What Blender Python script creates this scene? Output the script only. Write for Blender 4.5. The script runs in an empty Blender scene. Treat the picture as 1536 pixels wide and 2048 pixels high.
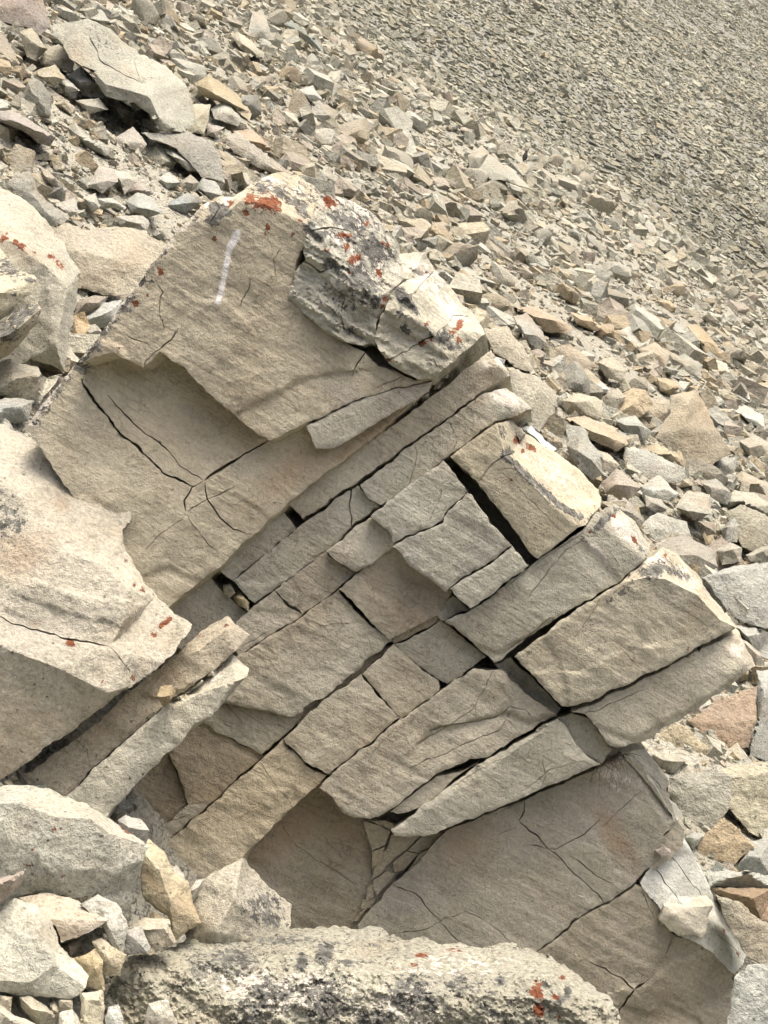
import bpy, bmesh, math, random
import numpy as np
from mathutils import Vector
from mathutils.geometry import delaunay_2d_cdt

# ------------------------------------------------------------------ camera, sky, sun, exposure
SC = bpy.context.scene
COL = SC.collection
FPX = 1024 / math.tan(math.radians(18))          # focal length in pixels of the 1536 x 2048 frame
cd = bpy.data.cameras.new('camera'); cam = bpy.data.objects.new('camera', cd); COL.objects.link(cam)
cd.sensor_fit = 'VERTICAL'; cd.angle = math.radians(36); cd.clip_start = 0.05; cd.clip_end = 2000
cam.location = (0, 0, 0); cam.rotation_euler = (math.radians(90), 0, 0)
SC.camera = cam
SUN = Vector((0.24, -0.16, 0.95)).normalized()
w = bpy.data.worlds.new('World'); SC.world = w; w.use_nodes = True
nt = w.node_tree; nt.nodes.clear()
sky = nt.nodes.new('ShaderNodeTexSky'); sky.sky_type = 'NISHITA'; sky.sun_disc = False
sky.sun_elevation = math.asin(SUN.z); sky.sun_rotation = math.atan2(SUN.x, SUN.y)
sky.air_density = 0.5; sky.dust_density = 10.0; sky.ozone_density = 0.0; sky.altitude = 0
bg = nt.nodes.new('ShaderNodeBackground'); bg.inputs[1].default_value = 0.15
wo = nt.nodes.new('ShaderNodeOutputWorld')
nt.links.new(sky.outputs[0], bg.inputs[0]); nt.links.new(bg.outputs[0], wo.inputs[0])
sl = bpy.data.lights.new('sun', 'SUN'); sl.energy = 0.7; sl.angle = math.radians(32); sl.color = (1, 0.93, 0.82)
so = bpy.data.objects.new('sun', sl); COL.objects.link(so)
so.rotation_euler = SUN.to_track_quat('Z', 'Y').to_euler()
so.location = (5, 5, 12)
vs = SC.view_settings
vs.view_transform = 'Standard'; vs.look = 'None'; vs.gamma = 1.0; vs.exposure = 1.08; vs.use_curve_mapping = False
SC.cycles.use_adaptive_sampling = True; SC.cycles.adaptive_threshold = 0.03; SC.cycles.max_bounces = 4; SC.cycles.diffuse_bounces = 3

# ------------------------------------------------------------------ numeric helpers
RNG = np.random.default_rng(7)
def _h(ix, iy, iz, seed):
    n = (ix * 374761393 + iy * 668265263 + iz * 2147483647 + seed * 1442695041) & 0xffffffff
    n = ((n ^ (n >> 13)) * 1274126177) & 0xffffffff
    return ((n ^ (n >> 16)) & 0xffff) / 32767.5 - 1.0
def vnoise(p, seed=0):
    p = np.asarray(p, float); i = np.floor(p).astype(np.int64); f = p - i; f = f * f * f * (f * (f * 6 - 15) + 10)
    r = 0
    for dx in (0, 1):
        for dy in (0, 1):
            for dz in (0, 1):
                wgt = (f[:, 0] if dx else 1 - f[:, 0]) * (f[:, 1] if dy else 1 - f[:, 1]) * (f[:, 2] if dz else 1 - f[:, 2])
                r = r + wgt * _h(i[:, 0] + dx, i[:, 1] + dy, i[:, 2] + dz, seed)
    return r
def fbm(p, seed=0, octv=4, gain=0.5):
    p = np.asarray(p, float); a = 1.0; r = 0
    for k in range(octv):
        r = r + a * vnoise(p * 2 ** k + 17.3 * k, seed + k); a *= gain
    return r
def fbm2(xy, scale, seed=0, octv=4, gain=0.5):
    return fbm(np.column_stack([xy[:, 0] / scale, xy[:, 1] / scale, np.zeros(len(xy))]), seed, octv, gain)
def P(s):
    """'x,y x,y,off ...' -> array of (x, y, off)"""
    out = []
    for t in s.split():
        v = [float(q) for q in t.split(',')]
        out.append(v + [0.0] if len(v) == 2 else v)
    return out
def inside(pts, poly):
    x, y = pts[:, 0], pts[:, 1]; r = np.zeros(len(pts), bool); n = len(poly)
    for i in range(n):
        x0, y0 = poly[i][:2]; x1, y1 = poly[(i + 1) % n][:2]
        if y0 == y1: continue
        c = ((y0 > y) != (y1 > y)) & (x < (x1 - x0) * (y - y0) / (y1 - y0) + x0)
        r ^= c
    return r
def segdist(pts, a, b):
    """distance of pts to polyline segments a->b: min distance and signed side"""
    best = np.full(len(pts), 1e9); side = np.zeros(len(pts))
    for p, q in zip(a, b):
        d = q - p; L = d @ d
        if L < 1e-9: continue
        t = np.clip(((pts - p) @ d) / L, 0, 1)
        v = pts - (p + t[:, None] * d); dd = np.hypot(v[:, 0], v[:, 1])
        m = dd < best
        best[m] = dd[m]; side[m] = np.sign(d[0] * v[m, 1] - d[1] * v[m, 0])
    return best, side
def unproj(px, py, Y):
    return np.column_stack([(px - 768) / FPX * Y, Y, (1024 - py) / FPX * Y])

# the two slopes as planes in space (z = a x + b y + c)
A_A, A_B, A_C = -0.629, 0.3856, -3.79       # near tan scree
B_A, B_B, B_C = -0.629, 0.609, -13.1        # far grey talus
def slopeA(x, y):
    dip = 0.95 * np.exp(-(((x - 0.7) / 1.75) ** 4 + ((y - 6.4) / 1.1) ** 4))
    return A_A * x + A_B * y + A_C - dip - 0.34 * np.exp(-((y - 4.0) / 1.5) ** 4)
def slopeB(x, y): return B_A * x + B_B * y + B_C
def groundY(px, py):
    """distance at which the line of sight through a frame point meets the plane of the near scree"""
    inv = (A_A * (px - 768) / FPX + A_B - (1024 - py) / FPX) / (-A_C)
    return 1 / np.maximum(inv, 0.012)
def faceY(px, py):
    """plane of the outcrop's joint face, leaning slightly over the viewer"""
    return 6.3 / (1 - 0.33 * (px - 768) / FPX + 0.14 * (1024 - py) / FPX)

# ------------------------------------------------------------------ materials
def mat(name): 
    m = bpy.data.materials.new(name); m.use_nodes = True; t = m.node_tree; t.nodes.clear(); return m, t
class NB:
    def __init__(s, t): s.t = t
    def n(s, typ, **kw):
        x = s.t.nodes.new('ShaderNode' + typ)
        for k, v in kw.items(): setattr(x, k, v)
        return x
    def link(s, a, b): s.t.links.new(a, b)
    def val(s, inp, v):
        if hasattr(v, 'links') or hasattr(v, 'is_linked'): s.link(v, inp)
        else: inp.default_value = v
    def math(s, op, a, b=0.0, clamp=False):
        x = s.n('Math', operation=op, use_clamp=clamp); s.val(x.inputs[0], a); s.val(x.inputs[1], b); return x.outputs[0]
    def mix(s, f, a, b, blend='MIX'):
        x = s.n('Mix', data_type='RGBA', blend_type=blend); s.val(x.inputs[0], f)
        for i, v in ((6, a), (7, b)):
            if isinstance(v, tuple): x.inputs[i].default_value = (*v, 1)
            else: s.val(x.inputs[i], v)
        return x.outputs[2]
    def noise(s, vec, scale, detail=5, rough=0.6, dist=0.0):
        x = s.n('TexNoise'); s.link(vec, x.inputs['Vector']); x.inputs['Scale'].default_value = scale
        x.inputs['Detail'].default_value = detail; x.inputs['Roughness'].default_value = rough; x.inputs['Distortion'].default_value = dist
        return x.outputs[0]
    def ramp(s, v, lo, hi, a=0.0, b=1.0):
        x = s.n('MapRange'); s.link(v, x.inputs[0]); x.inputs[1].default_value = lo; x.inputs[2].default_value = hi
        x.inputs[3].default_value = a; x.inputs[4].default_value = b; return x.outputs[0]
def rock_material(name, grain=1.0, streak=1.0, cracks=1.0, speck=1.0, bump=1.0, scale=1.0, stain=0.5, mottle=0.0):
    """weathered quartzite; 'tint' carries the stone's own colour, 'msk' = (orange lichen, dark lichen, brown stain and bands, white also brightening lit faces)"""
    m, t = mat(name); b = NB(t)
    out = b.n('OutputMaterial'); bs = b.n('BsdfPrincipled'); b.link(bs.outputs[0], out.inputs[0])
    bs.inputs['Roughness'].default_value = 0.92; bs.inputs['Specular IOR Level'].default_value = 0.15
    geo = b.n('NewGeometry'); pos = geo.outputs['Position']
    sc = b.n('VectorMath', operation='SCALE'); b.link(pos, sc.inputs[0]); sc.inputs['Scale'].default_value = scale; pos = sc.outputs[0]
    at = b.n('Attribute', attribute_name='tint'); mk = b.n('Attribute', attribute_name='msk')
    sep = b.n('SeparateColor'); b.link(mk.outputs['Color'], sep.inputs[0])
    # cleavage direction: runs down to the right across the face
    mp = b.n('Mapping'); b.link(pos, mp.inputs[0]); mp.inputs['Rotation'].default_value = (0, math.radians(-31), 0)
    st_map = b.n('Mapping'); b.link(mp.outputs[0], st_map.inputs[0]); st_map.inputs['Scale'].default_value = (5, 5, 55)
    stk = b.noise(st_map.outputs[0], 1.0, 4, 0.68, 0.4)
    st2 = b.n('Mapping'); b.link(mp.outputs[0], st2.inputs[0]); st2.inputs['Scale'].default_value = (2.2, 5, 14)
    stk2 = b.noise(st2.outputs[0], 1.0, 3, 0.6, 0.6)
    big = b.noise(pos, 1.7, 3, 0.6, 0.3); mid = b.noise(pos, 8, 4, 0.65); fine = b.noise(pos, 60, 4, 0.75)
    # colour
    tone = b.math('ADD', b.ramp(big, 0.3, 0.7, 0.82, 1.14), b.ramp(mid, 0.25, 0.75, -0.14, 0.14))
    tone = b.math('ADD', tone, b.ramp(stk, 0.3, 0.7, -0.10 * streak, 0.07 * streak))
    tone = b.math('ADD', tone, b.ramp(stk2, 0.3, 0.7, -0.03 * streak, 0.03 * streak))
    tone = b.math('ADD', tone, b.ramp(fine, 0.3, 0.7, -0.20 * grain, 0.18 * grain))
    tc = b.n('CombineXYZ'); [b.link(tone, tc.inputs[i]) for i in range(3)]
    col = b.mix(1.0, at.outputs['Color'], tc.outputs[0], 'MULTIPLY')
    wc = b.noise(pos, 2.6, 3, 0.65, 0.4)
    col = b.mix(b.ramp(wc, 0.5, 0.7, 0.0, stain * 0.45), col, (0.44, 0.31, 0.18))
    col = b.mix(b.ramp(wc, 0.46, 0.30, 0.0, 0.35), col, (0.36, 0.345, 0.315))
    col = b.mix(b.math('MULTIPLY', sep.outputs[2], b.ramp(mid, 0.3, 0.62, 0.25, 0.85)), col, (0.30, 0.19, 0.10))
    # specks and pits
    vor = b.n('TexVoronoi', feature='F1'); b.link(pos, vor.inputs['Vector']); vor.inputs['Scale'].default_value = 19
    pit = b.math('MULTIPLY', b.ramp(vor.outputs['Distance'], 0.13, 0.07), b.ramp(mid, 0.40, 0.5))
    col = b.mix(b.ramp(fine, 0.66, 0.72, 0, 0.55 * speck), col, (0.12, 0.115, 0.10))
    # fine cleavage cracks
    cm = b.n('Mapping'); b.link(mp.outputs[0], cm.inputs[0]); cm.inputs['Scale'].default_value = (4.0, 6, 24)
    wob = b.n('VectorMath', operation='ADD'); b.link(cm.outputs[0], wob.inputs[0])
    cx = b.n('CombineXYZ'); b.link(b.math('MULTIPLY', mid, 1.6), cx.inputs[0]); b.link(b.math('MULTIPLY', stk2, 1.8), cx.inputs[2]); b.link(cx.outputs[0], wob.inputs[1])
    ve = b.n('TexVoronoi', feature='DISTANCE_TO_EDGE'); b.link(wob.outputs[0], ve.inputs['Vector']); ve.inputs['Scale'].default_value = 1.0
    crk = b.math('MULTIPLY', b.ramp(ve.outputs[0], 0.045, 0.008), b.ramp(b.math('ADD', wc, b.math('MULTIPLY', mk.outputs['Fac'], 0.6)), 0.47, 0.64))
    crk = b.math('MULTIPLY', crk, cracks)
    col = b.mix(b.math('MULTIPLY', crk, 0.42), col, (0.10, 0.085, 0.07))
    col = b.mix(b.math('MULTIPLY', pit, 0.6 * speck), col, (0.10, 0.09, 0.075))
    # lichens and droppings; the white mask also brightens sunlit faces
    ln = b.noise(pos, 26, 5, 0.75, 0.3); ln2 = b.noise(pos, 38, 5, 0.78, 0.2)
    wht = b.ramp(b.math('ADD', mk.outputs['Alpha'], b.math('MULTIPLY', b.math('SUBTRACT', ln, 0.5), -2.0)), 0.45, 0.60)
    col = b.mix(b.math('MULTIPLY', wht, 0.93), col, (0.66, 0.63, 0.545))
    col = b.mix(b.ramp(b.math('ADD', mk.outputs['Alpha'], b.math('MULTIPLY', b.math('SUBTRACT', ln, 0.5), -2.0)), 1.2, 1.6), col, (0.80, 0.80, 0.77))
    drk = b.ramp(b.math('ADD', b.math('MAXIMUM', sep.outputs[1], mottle), b.math('MULTIPLY', b.math('SUBTRACT', ln2, 0.5), 2.6)), 0.52, 0.64)
    dcol = b.mix(b.ramp(ln, 0.4, 0.62), (0.035, 0.036, 0.034), (0.20, 0.205, 0.185))
    col = b.mix(b.math('MULTIPLY', drk, 0.93), col, dcol)
    org = b.ramp(b.math('ADD', sep.outputs[0], b.math('MULTIPLY', b.math('SUBTRACT', ln2, 0.5), 2.6)), 0.57, 0.68)
    ocol = b.mix(b.ramp(fine, 0.38, 0.62), (0.10, 0.025, 0.013), (0.24, 0.07, 0.02))
    col = b.mix(b.math('MULTIPLY', org, 0.92), col, ocol)
    b.link(col, bs.inputs['Base Color'])
    # relief
    h = b.math('MULTIPLY', stk, 0.2 * streak)
    h = b.math('ADD', h, b.math('MULTIPLY', stk2, 0.35 * streak))
    h = b.math('ADD', h, b.math('MULTIPLY', mid, 0.55))
    h = b.math('ADD', h, b.math('MULTIPLY', fine, 0.42))
    bp = b.n('Bump'); bp.inputs['Strength'].default_value = 1.0; bp.inputs['Distance'].default_value = 0.026 * bump / scale
    b.link(h, bp.inputs['Height']); b.link(bp.outputs[0], bs.inputs['Normal'])
    return m
M_OUT = rock_material('outcrop_quartzite', grain=1.0, streak=1.0, cracks=1.0, speck=0.7, stain=0.35)
M_BLD = rock_material('boulder_quartzite', grain=1.7, streak=0.2, cracks=0.5, speck=1.4, bump=1.3, stain=0.6, mottle=0.17)
M_GRA = rock_material('granular_boulder', grain=2.2, streak=0.15, cracks=0.3, speck=1.6, bump=1.6, stain=0.4, mottle=0.24)
M_SCR = rock_material('scree_quartzite', grain=1.6, streak=0.3, cracks=0.3, speck=1.2, bump=1.8, scale=0.6, stain=0.6, mottle=0.16)
def stone_material(name):
    m, t = mat(name); b = NB(t); out = b.n('OutputMaterial'); bs = b.n('BsdfPrincipled'); b.link(bs.outputs[0], out.inputs[0])
    bs.inputs['Roughness'].default_value = 0.95; bs.inputs['Specular IOR Level'].default_value = 0.1
    at = b.n('Attribute', attribute_name='tint'); geo = b.n('NewGeometry')
    n1 = b.noise(geo.outputs['Position'], 9, 5, 0.7); n2 = None
    n3 = b.noise(geo.outputs['Position'], 34, 4, 0.75); tone = b.math('ADD', b.ramp(n1, 0.25, 0.75, 0.72, 1.2), b.ramp(n3, 0.3, 0.7, -0.2, 0.2))
    tc = b.n('CombineXYZ'); [b.link(tone, tc.inputs[i]) for i in range(3)]
    b.link(b.mix(1.0, at.outputs['Color'], tc.outputs[0], 'MULTIPLY'), bs.inputs['Base Color'])
    bp = b.n('Bump'); bp.inputs['Strength'].default_value = 0.8; bp.inputs['Distance'].default_value = 0.12
    b.link(n1, bp.inputs['Height']); b.link(bp.outputs[0], bs.inputs['Normal'])
    return m
M_STONE = stone_material('scree_stone')
def ground_material(name, c1, c2, c3, scale):
    m, t = mat(name); b = NB(t); out = b.n('OutputMaterial'); bs = b.n('BsdfPrincipled'); b.link(bs.outputs[0], out.inputs[0])
    bs.inputs['Roughness'].default_value = 1.0; bs.inputs['Specular IOR Level'].default_value = 0.05
    geo = b.n('NewGeometry'); pos = geo.outputs['Position']
    v = b.n('TexVoronoi'); b.link(pos, v.inputs['Vector']); v.inputs['Scale'].default_value = scale
    v2 = b.n('TexVoronoi'); b.link(pos, v2.inputs['Vector']); v2.inputs['Scale'].default_value = scale * 2.7
    sp = b.n('SeparateColor'); b.link(v.outputs['Color'], sp.inputs[0])
    col = b.mix(sp.outputs[0], c1, c2); col = b.mix(b.ramp(sp.outputs[1], 0.7, 0.9, 0, 0.7), col, c3)
    col = b.mix(b.ramp(b.noise(pos, 0.5, 4), 0.35, 0.7, 0, 0.45), col, c2)
    b.link(col, bs.inputs['Base Color'])
    h = b.math('ADD', b.math('MULTIPLY', v.outputs['Distance'], -1.0), b.math('MULTIPLY', v2.outputs['Distance'], -0.4))
    bp = b.n('Bump'); bp.inputs['Strength'].default_value = 1.0; bp.inputs['Distance'].default_value = 0.9 / scale
    b.link(h, bp.inputs['Height']); b.link(bp.outputs[0], bs.inputs['Normal'])
    return m
M_GA = ground_material('tan_gravel', (0.385, 0.375, 0.30), (0.32, 0.315, 0.26), (0.43, 0.43, 0.375), 22)
M_GB = ground_material('grey_talus', (0.31, 0.315, 0.275), (0.255, 0.26, 0.23), (0.365, 0.37, 0.325), 9)

GRADE = np.array([0.95, 1.06, 1.06])      # the quartzite's slightly olive cast
# ------------------------------------------------------------------ object helpers
def tag(o, label=None, cat=None, group=None, kind=None):
    if label: o['label'] = label
    if cat: o['category'] = cat
    if group: o['group'] = group
    if kind: o['kind'] = kind
    return o
def mesh_from(name, verts, faces, material, tint=None, msk=None, smooth=True, sharp=None, parent=None, origin=None):
    verts = np.asarray(verts, float)
    if origin is None: origin = np.array([verts[:, 0].mean(), verts[:, 1].mean(), verts[:, 2].min()])
    me = bpy.data.meshes.new(name); me.from_pydata((verts - origin).tolist(), [], faces); me.update()
    if tint is not None:
        a = me.attributes.new('tint', 'FLOAT_COLOR', 'POINT'); c = np.ones((len(verts), 4)); c[:, :3] = np.asarray(tint) * GRADE; a.data.foreach_set('color', c.ravel())
    if material is not None and material.name not in ('',):
        c = np.zeros((len(verts), 4)) if msk is None else msk
        a = me.attributes.new('msk', 'FLOAT_COLOR', 'POINT'); a.data.foreach_set('color', np.ascontiguousarray(c, float).ravel())
    me.materials.append(material)
    if smooth:
        me.shade_smooth()
        if sharp: me.set_sharp_from_angle(angle=math.radians(sharp))
    o = bpy.data.objects.new(name, me); COL.objects.link(o); o.location = origin
    if parent is not None:
        o.parent = parent; o.location = Vector(origin) - parent.location
    return o

KIND = {'o': 0, 'd': 1, 's': 2, 'w': 3}
def masks(xy, spots):
    m = np.zeros((len(xy), 4))
    for s in spots:
        x, y, r, k = s[:4]; stg = s[4] if len(s) > 4 else 1.0
        ry = s[5] if len(s) > 5 else r
        if k == 'o': r, ry = r * 0.97, ry * 0.97
        stg += {'o': .05, 'd': .12, 's': 0, 'w': .14}[k]; an = math.radians(s[6]) if len(s) > 6 else 0
        dx, dy = xy[:, 0] - x, xy[:, 1] - y
        u = (dx * math.cos(an) + dy * math.sin(an)) / r; v = (-dx * math.sin(an) + dy * math.cos(an)) / ry
        g = stg * np.clip(1.25 - np.hypot(u, v) * 0.75, 0, 1)
        i = KIND[k]; m[:, i] = np.maximum(m[:, i], g)
    return m
def line_spots(s, r, k, stg=1.0):
    p = P(s); out = []
    for a, b in zip(p[:-1], p[1:]):
        n = max(1, int(math.hypot(b[0] - a[0], b[1] - a[1]) / (r * 0.6)))
        out += [(a[0] + (b[0] - a[0]) * i / n, a[1] + (b[1] - a[1]) * i / n, r, k, stg) for i in range(n + 1)]
    return out

def stone_shell(name, outline, inner='', depth=None, off=0.0, thick=120, back=(0.1, 1, -0.05), shrink=1.0, inset=0.6,
                rough=2.8, spacing=5.0, relief=2.0, rnd=3.0, cracks=(), steps=(), tint=(0.46, 0.39, 0.30), spots=(), material=None,
                parent=None, seed=0, reliefscale=70, facet=None, crust=0.0):
    """One broken stone. Its visible side is given as an outline with ridge points (offsets = how far each stands out, in units of
    one frame pixel at that distance); the stone is closed with real sides and a back."""
    ol = P(outline) if isinstance(outline, str) else outline
    lines = [P(t) for t in inner.split('|')] if isinstance(inner, str) else list(inner)
    inn = [p for l in lines for p in l]
    # coarse facets
    cv = [Vector(p[:2]) for p in ol] + [Vector(p[:2]) for p in inn]
    nO = len(ol); ce = [(i, (i + 1) % nO) for i in range(nO)]
    k0 = nO
    for l in lines:
        ce += [(k0 + i, k0 + i + 1) for i in range(len(l) - 1)]; k0 += len(l)
    r = delaunay_2d_cdt(cv, ce, [list(range(nO))], 1, 1e-3)
    offs = np.zeros(len(r[0])); src = [p[2] for p in ol] + [p[2] for p in inn]
    cxy = np.array([v[:] for v in r[0]])
    for i, og in enumerate(r[3]):
        if og: offs[i] = src[og[0]]
        else:
            d = np.hypot(*(np.array([c[:] for c in cv]) - cxy[i]).T); offs[i] = src[int(d.argmin())]
    tris = []
    for f in r[2]:
        for k in range(1, len(f) - 1): tris.append((f[0], f[k], f[k + 1]))
    def facet_off(q):
        best = np.full(len(q), -1e9); val = np.zeros(len(q))
        for a, b_, c in tris:
            A, B, C = cxy[a], cxy[b_], cxy[c]; d = (B[1] - C[1]) * (A[0] - C[0]) + (C[0] - B[0]) * (A[1] - C[1])
            if abs(d) < 1e-6: continue
            l0 = ((B[1] - C[1]) * (q[:, 0] - C[0]) + (C[0] - B[0]) * (q[:, 1] - C[1])) / d
            l1 = ((C[1] - A[1]) * (q[:, 0] - C[0]) + (A[0] - C[0]) * (q[:, 1] - C[1])) / d
            l2 = 1 - l0 - l1; mn = np.minimum(np.minimum(l0, l1), l2); m = mn > best
            best[m] = mn[m]; cl = np.clip(np.column_stack([l0, l1, l2])[m], -0.1, 1.1)
            val[m] = cl[:, 0] * offs[a] + cl[:, 1] * offs[b_] + cl[:, 2] * offs[c]
        return val
    # fine outline: resampled, inset, frayed
    pts = []
    o2 = np.array([p[:2] for p in ol], float); area = 0.5 * np.sum(o2[:, 0] * np.roll(o2[:, 1], -1) - np.roll(o2[:, 0], -1) * o2[:, 1])
    if area < 0: o2 = o2[::-1]
    for i in range(nO):
        a, b_ = o2[i], o2[(i + 1) % nO]; L = np.hypot(*(b_ - a)); n = max(1, int(round(L / spacing)))
        nrm = np.array([-(b_ - a)[1], (b_ - a)[0]]) / max(L, 1e-6)
        for k in range(n): pts.append(np.concatenate([a + (b_ - a) * k / n, nrm]))
    pts = np.array(pts); B2 = pts[:, :2] + inset * pts[:, 2:]
    B2[:, 0] += rough * (fbm2(B2, 34, 11 + seed * 0, 3, 0.6)) ; B2[:, 1] += rough * (fbm2(B2, 34, 51 + seed * 0, 3, 0.6))
    B2 += (0.45 * rough * fbm2(B2, 9, 91, 2))[:, None] * pts[:, 2:]
    bx0, by0 = B2.min(0); bx1, by1 = B2.max(0)
    gx = np.arange(bx0, bx1, spacing); gy = np.arange(by0, by1, spacing * 0.87)
    G = np.array([(x + (0.5 * spacing if j % 2 else 0), y) for j, y in enumerate(gy) for x in gx]).reshape(-1, 2)
    rg = np.random.default_rng(len(G) + seed); G = G + rg.uniform(-0.22, 0.22, G.shape) * spacing
    G = G[inside(G, B2)] if len(G) else G
    if len(G):
        d, _ = segdist(G, B2, np.roll(B2, -1, 0)); G = G[d > spacing * 0.55]
    # crisp ridges: points along every facet edge
    CR = []; cdepth = []
    for l in lines:
        for a, b_ in zip(l[:-1], l[1:]):
            a = np.array(a[:2]); b_ = np.array(b_[:2]); n = max(2, int(np.hypot(*(b_ - a)) / (spacing * .8)))
            z = a + (b_ - a) * ((np.arange(n) + .5) / n)[:, None]
            z = z + np.column_stack([fbm2(z, 20, 15, 3, .6), fbm2(z, 20, 16, 3, .6)]) * min(1.6, rough * .5)
            if len(G):
                dd, _ = segdist(G, z[:-1], z[1:]); G = G[dd > spacing * .45]
            ok = inside(z, B2)
            if ok.any():
                dd, _ = segdist(z, B2, np.roll(B2, -1, 0)); ok &= dd > spacing * .5
            CR.append(z[ok]); cdepth.append(np.zeros(int(ok.sum())))
    # open cracks: a real groove along a polyline
    for cs in cracks:
        line, wd, dp = cs; wd = wd * 0.8 if wd > 4.5 else wd * 0.65; dp = dp * 0.7
        cp = np.array([p[:2] for p in P(line)]); q = []
        for a, b_ in zip(cp[:-1], cp[1:]):
            n = max(1, int(np.hypot(*(b_ - a)) / 4)); q += [a + (b_ - a) * k / n for k in range(n)]
        q.append(cp[-1]); q = np.array(q)
        q[:, 0] += 2.6 * fbm2(q, 26, 5, 3, 0.6); q[:, 1] += 2.6 * fbm2(q, 26, 9, 3, 0.6)
        tg = np.gradient(q, axis=0) if len(q) > 1 else np.ones_like(q); tg /= np.maximum(np.hypot(tg[:, 0], tg[:, 1]), 1e-6)[:, None]
        nr = np.column_stack([-tg[:, 1], tg[:, 0]])
        wv = wd * (0.35 + 1.2 * np.abs(fbm2(q, 45, 23, 2))) * np.clip(np.minimum(np.arange(len(q)), np.arange(len(q))[::-1]) / 4 + 0.25, 0, 1)
        if len(G):
            dd, _ = segdist(G, q[:-1], q[1:]); G = G[dd > wd + 1.2]
        for off_, dep in ((0, dp), (1, 0), (-1, 0)):
            z = q + off_ * (wv * 0.5 + 0.35)[:, None] * nr; ok = inside(z, B2)
            if ok.any():
                dd, _ = segdist(z, B2, np.roll(B2, -1, 0)); ok &= dd > 1.0
            CR.append(z[ok]); cdepth.append(np.full(ok.sum(), dep) * (np.clip(wv[ok] / max(wd, 1e-6) * 1.5, 0.3, 1)))
    allp = [B2, G] + CR; dep = np.concatenate([np.zeros(len(B2) + len(G))] + cdepth)
    allp = np.vstack([a for a in allp if len(a)])
    nB = len(B2)
    r = delaunay_2d_cdt([Vector(p) for p in allp], [(i, (i + 1) % nB) for i in range(nB)], [list(range(nB))], 1, 1e-4)
    V = np.array([v[:] for v in r[0]]); dp = np.array([max((dep[k] for k in og), default=0.0) for og in r[3]])
    F = [tuple(f) for f in r[2]]
    bidx = {}
    for i, og in enumerate(r[3]):
        for k in og:
            if k < nB: bidx.setdefault(k, i)
    ring = [bidx[k] for k in range(nB) if k in bidx]
    ring = [v for i, v in enumerate(ring) if v != ring[i - 1]]
    # how far each point stands out
    q = V; z = off + facet_off(q)
    z = z + relief * (fbm2(q, reliefscale, 31 + seed, 4, 0.5) + 0.30 * fbm2(q, 12, 77 + seed, 3, 0.6))
    cs_, sn = math.cos(math.radians(31)), math.sin(math.radians(31))
    sq = np.column_stack([q[:, 0] * cs_ + q[:, 1] * sn, (-q[:, 0] * sn + q[:, 1] * cs_) * 6])
    z = z + 0.18 * relief * fbm2(sq, 110, 13, 3, 0.6)
    fc = 0.2 * relief if facet is None else facet
    tq = fbm2(sq, 150, 3 + seed, 4, 0.6) * 2.6 + 0.12 * fbm2(q, 14, 8, 2); fr = tq - np.floor(tq)
    z = z + fc * (np.floor(tq) + np.clip(fr * 6, 0, 1))
    if crust: z = z + crust * (np.abs(fbm2(q, 15, 201, 4, .65)) * 2 - .6 + 1.5 * np.clip(fbm2(q, 70, 207, 3), -.4, 1))
    for line, amp, R in steps:
        sp = np.array([p[:2] for p in P(line)]); qq = []
        for a, b_ in zip(sp[:-1], sp[1:]):
            n = max(1, int(np.hypot(*(b_ - a)) / 8)); qq += [a + (b_ - a) * k / n for k in range(n)]
        qq.append(sp[-1]); qq = np.array(qq); qq[:, 0] += 4 * fbm2(qq, 30, 61, 3, 0.6); qq[:, 1] += 4 * fbm2(qq, 30, 67, 3, 0.6)
        d, sd = segdist(q, qq[:-1], qq[1:]); s = d * sd
        z = z + amp / (1 + np.exp(np.clip(-s / 1.6, -40, 40))) * np.exp(-np.maximum(d, 0) / R) * (s > -6)
    bd, _ = segdist(q, B2, np.roll(B2, -1, 0))
    rr = 0.3 * rnd * (1 + 0.8 * fbm2(q, 22, 41, 3))
    z = z - np.clip(rr, 0.4, None) * np.clip(1 - bd / np.clip(rr * 1.6, 1, None), 0, 1) ** 2
    z = z - dp
    # place in space
    Yb = depth(q[:, 0], q[:, 1]); Y = Yb - z * Yb / FPX
    W = unproj(q[:, 0], q[:, 1], Y)
    ppm = float(np.median(Yb)) / FPX
    verts = [W]; faces = F[:]; n0 = len(W); rw = W[ring]; cen = rw.mean(0); prev = list(ring); lev = (0.06, 0.2, 0.5, 1.0)
    bv = np.array(back, float); bv /= np.linalg.norm(bv); mids = list(ring)
    for k, t in enumerate(lev):
        s = 1 + (shrink - 1) * t ** 1.5
        base = cen + (rw - cen) * s + bv * thick * ppm * t
        base = base + (fbm(base * 18, 5 + k, 3)[:, None]) * np.array([1, 0.3, 1]) * relief * ppm * 0.8
        idx = list(range(n0, n0 + len(ring))); n0 += len(ring); verts.append(base); mids += ring
        for i in range(len(ring)):
            j = (i + 1) % len(ring); faces.append((prev[i], idx[i], idx[j], prev[j]))
        prev = idx
    faces.append(tuple(prev[::-1]) if True else ())
    verts = np.vstack(verts); src_i = np.concatenate([np.arange(len(W)), np.array(mids[len(ring):])])
    # outward winding: flip everything if the front looks away from the viewer
    a, b_, c = [W[i] for i in F[0][:3]]
    if np.cross(b_ - a, c - a) @ (-a) < 0: faces = [f[::-1] for f in faces]
    # side quads were wound against the ring direction of the front; recalc for safety
    mk = masks(q, spots)[src_i]
    o = mesh_from(name, verts, faces, material, tint=np.array(tint), msk=mk, sharp=36, parent=parent)
    bm = bmesh.new(); bm.from_mesh(o.data); bmesh.ops.recalc_face_normals(bm, faces=bm.faces); bm.to_mesh(o.data); bm.free()
    o.data.set_sharp_from_angle(angle=math.radians(36))
    return o
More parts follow.
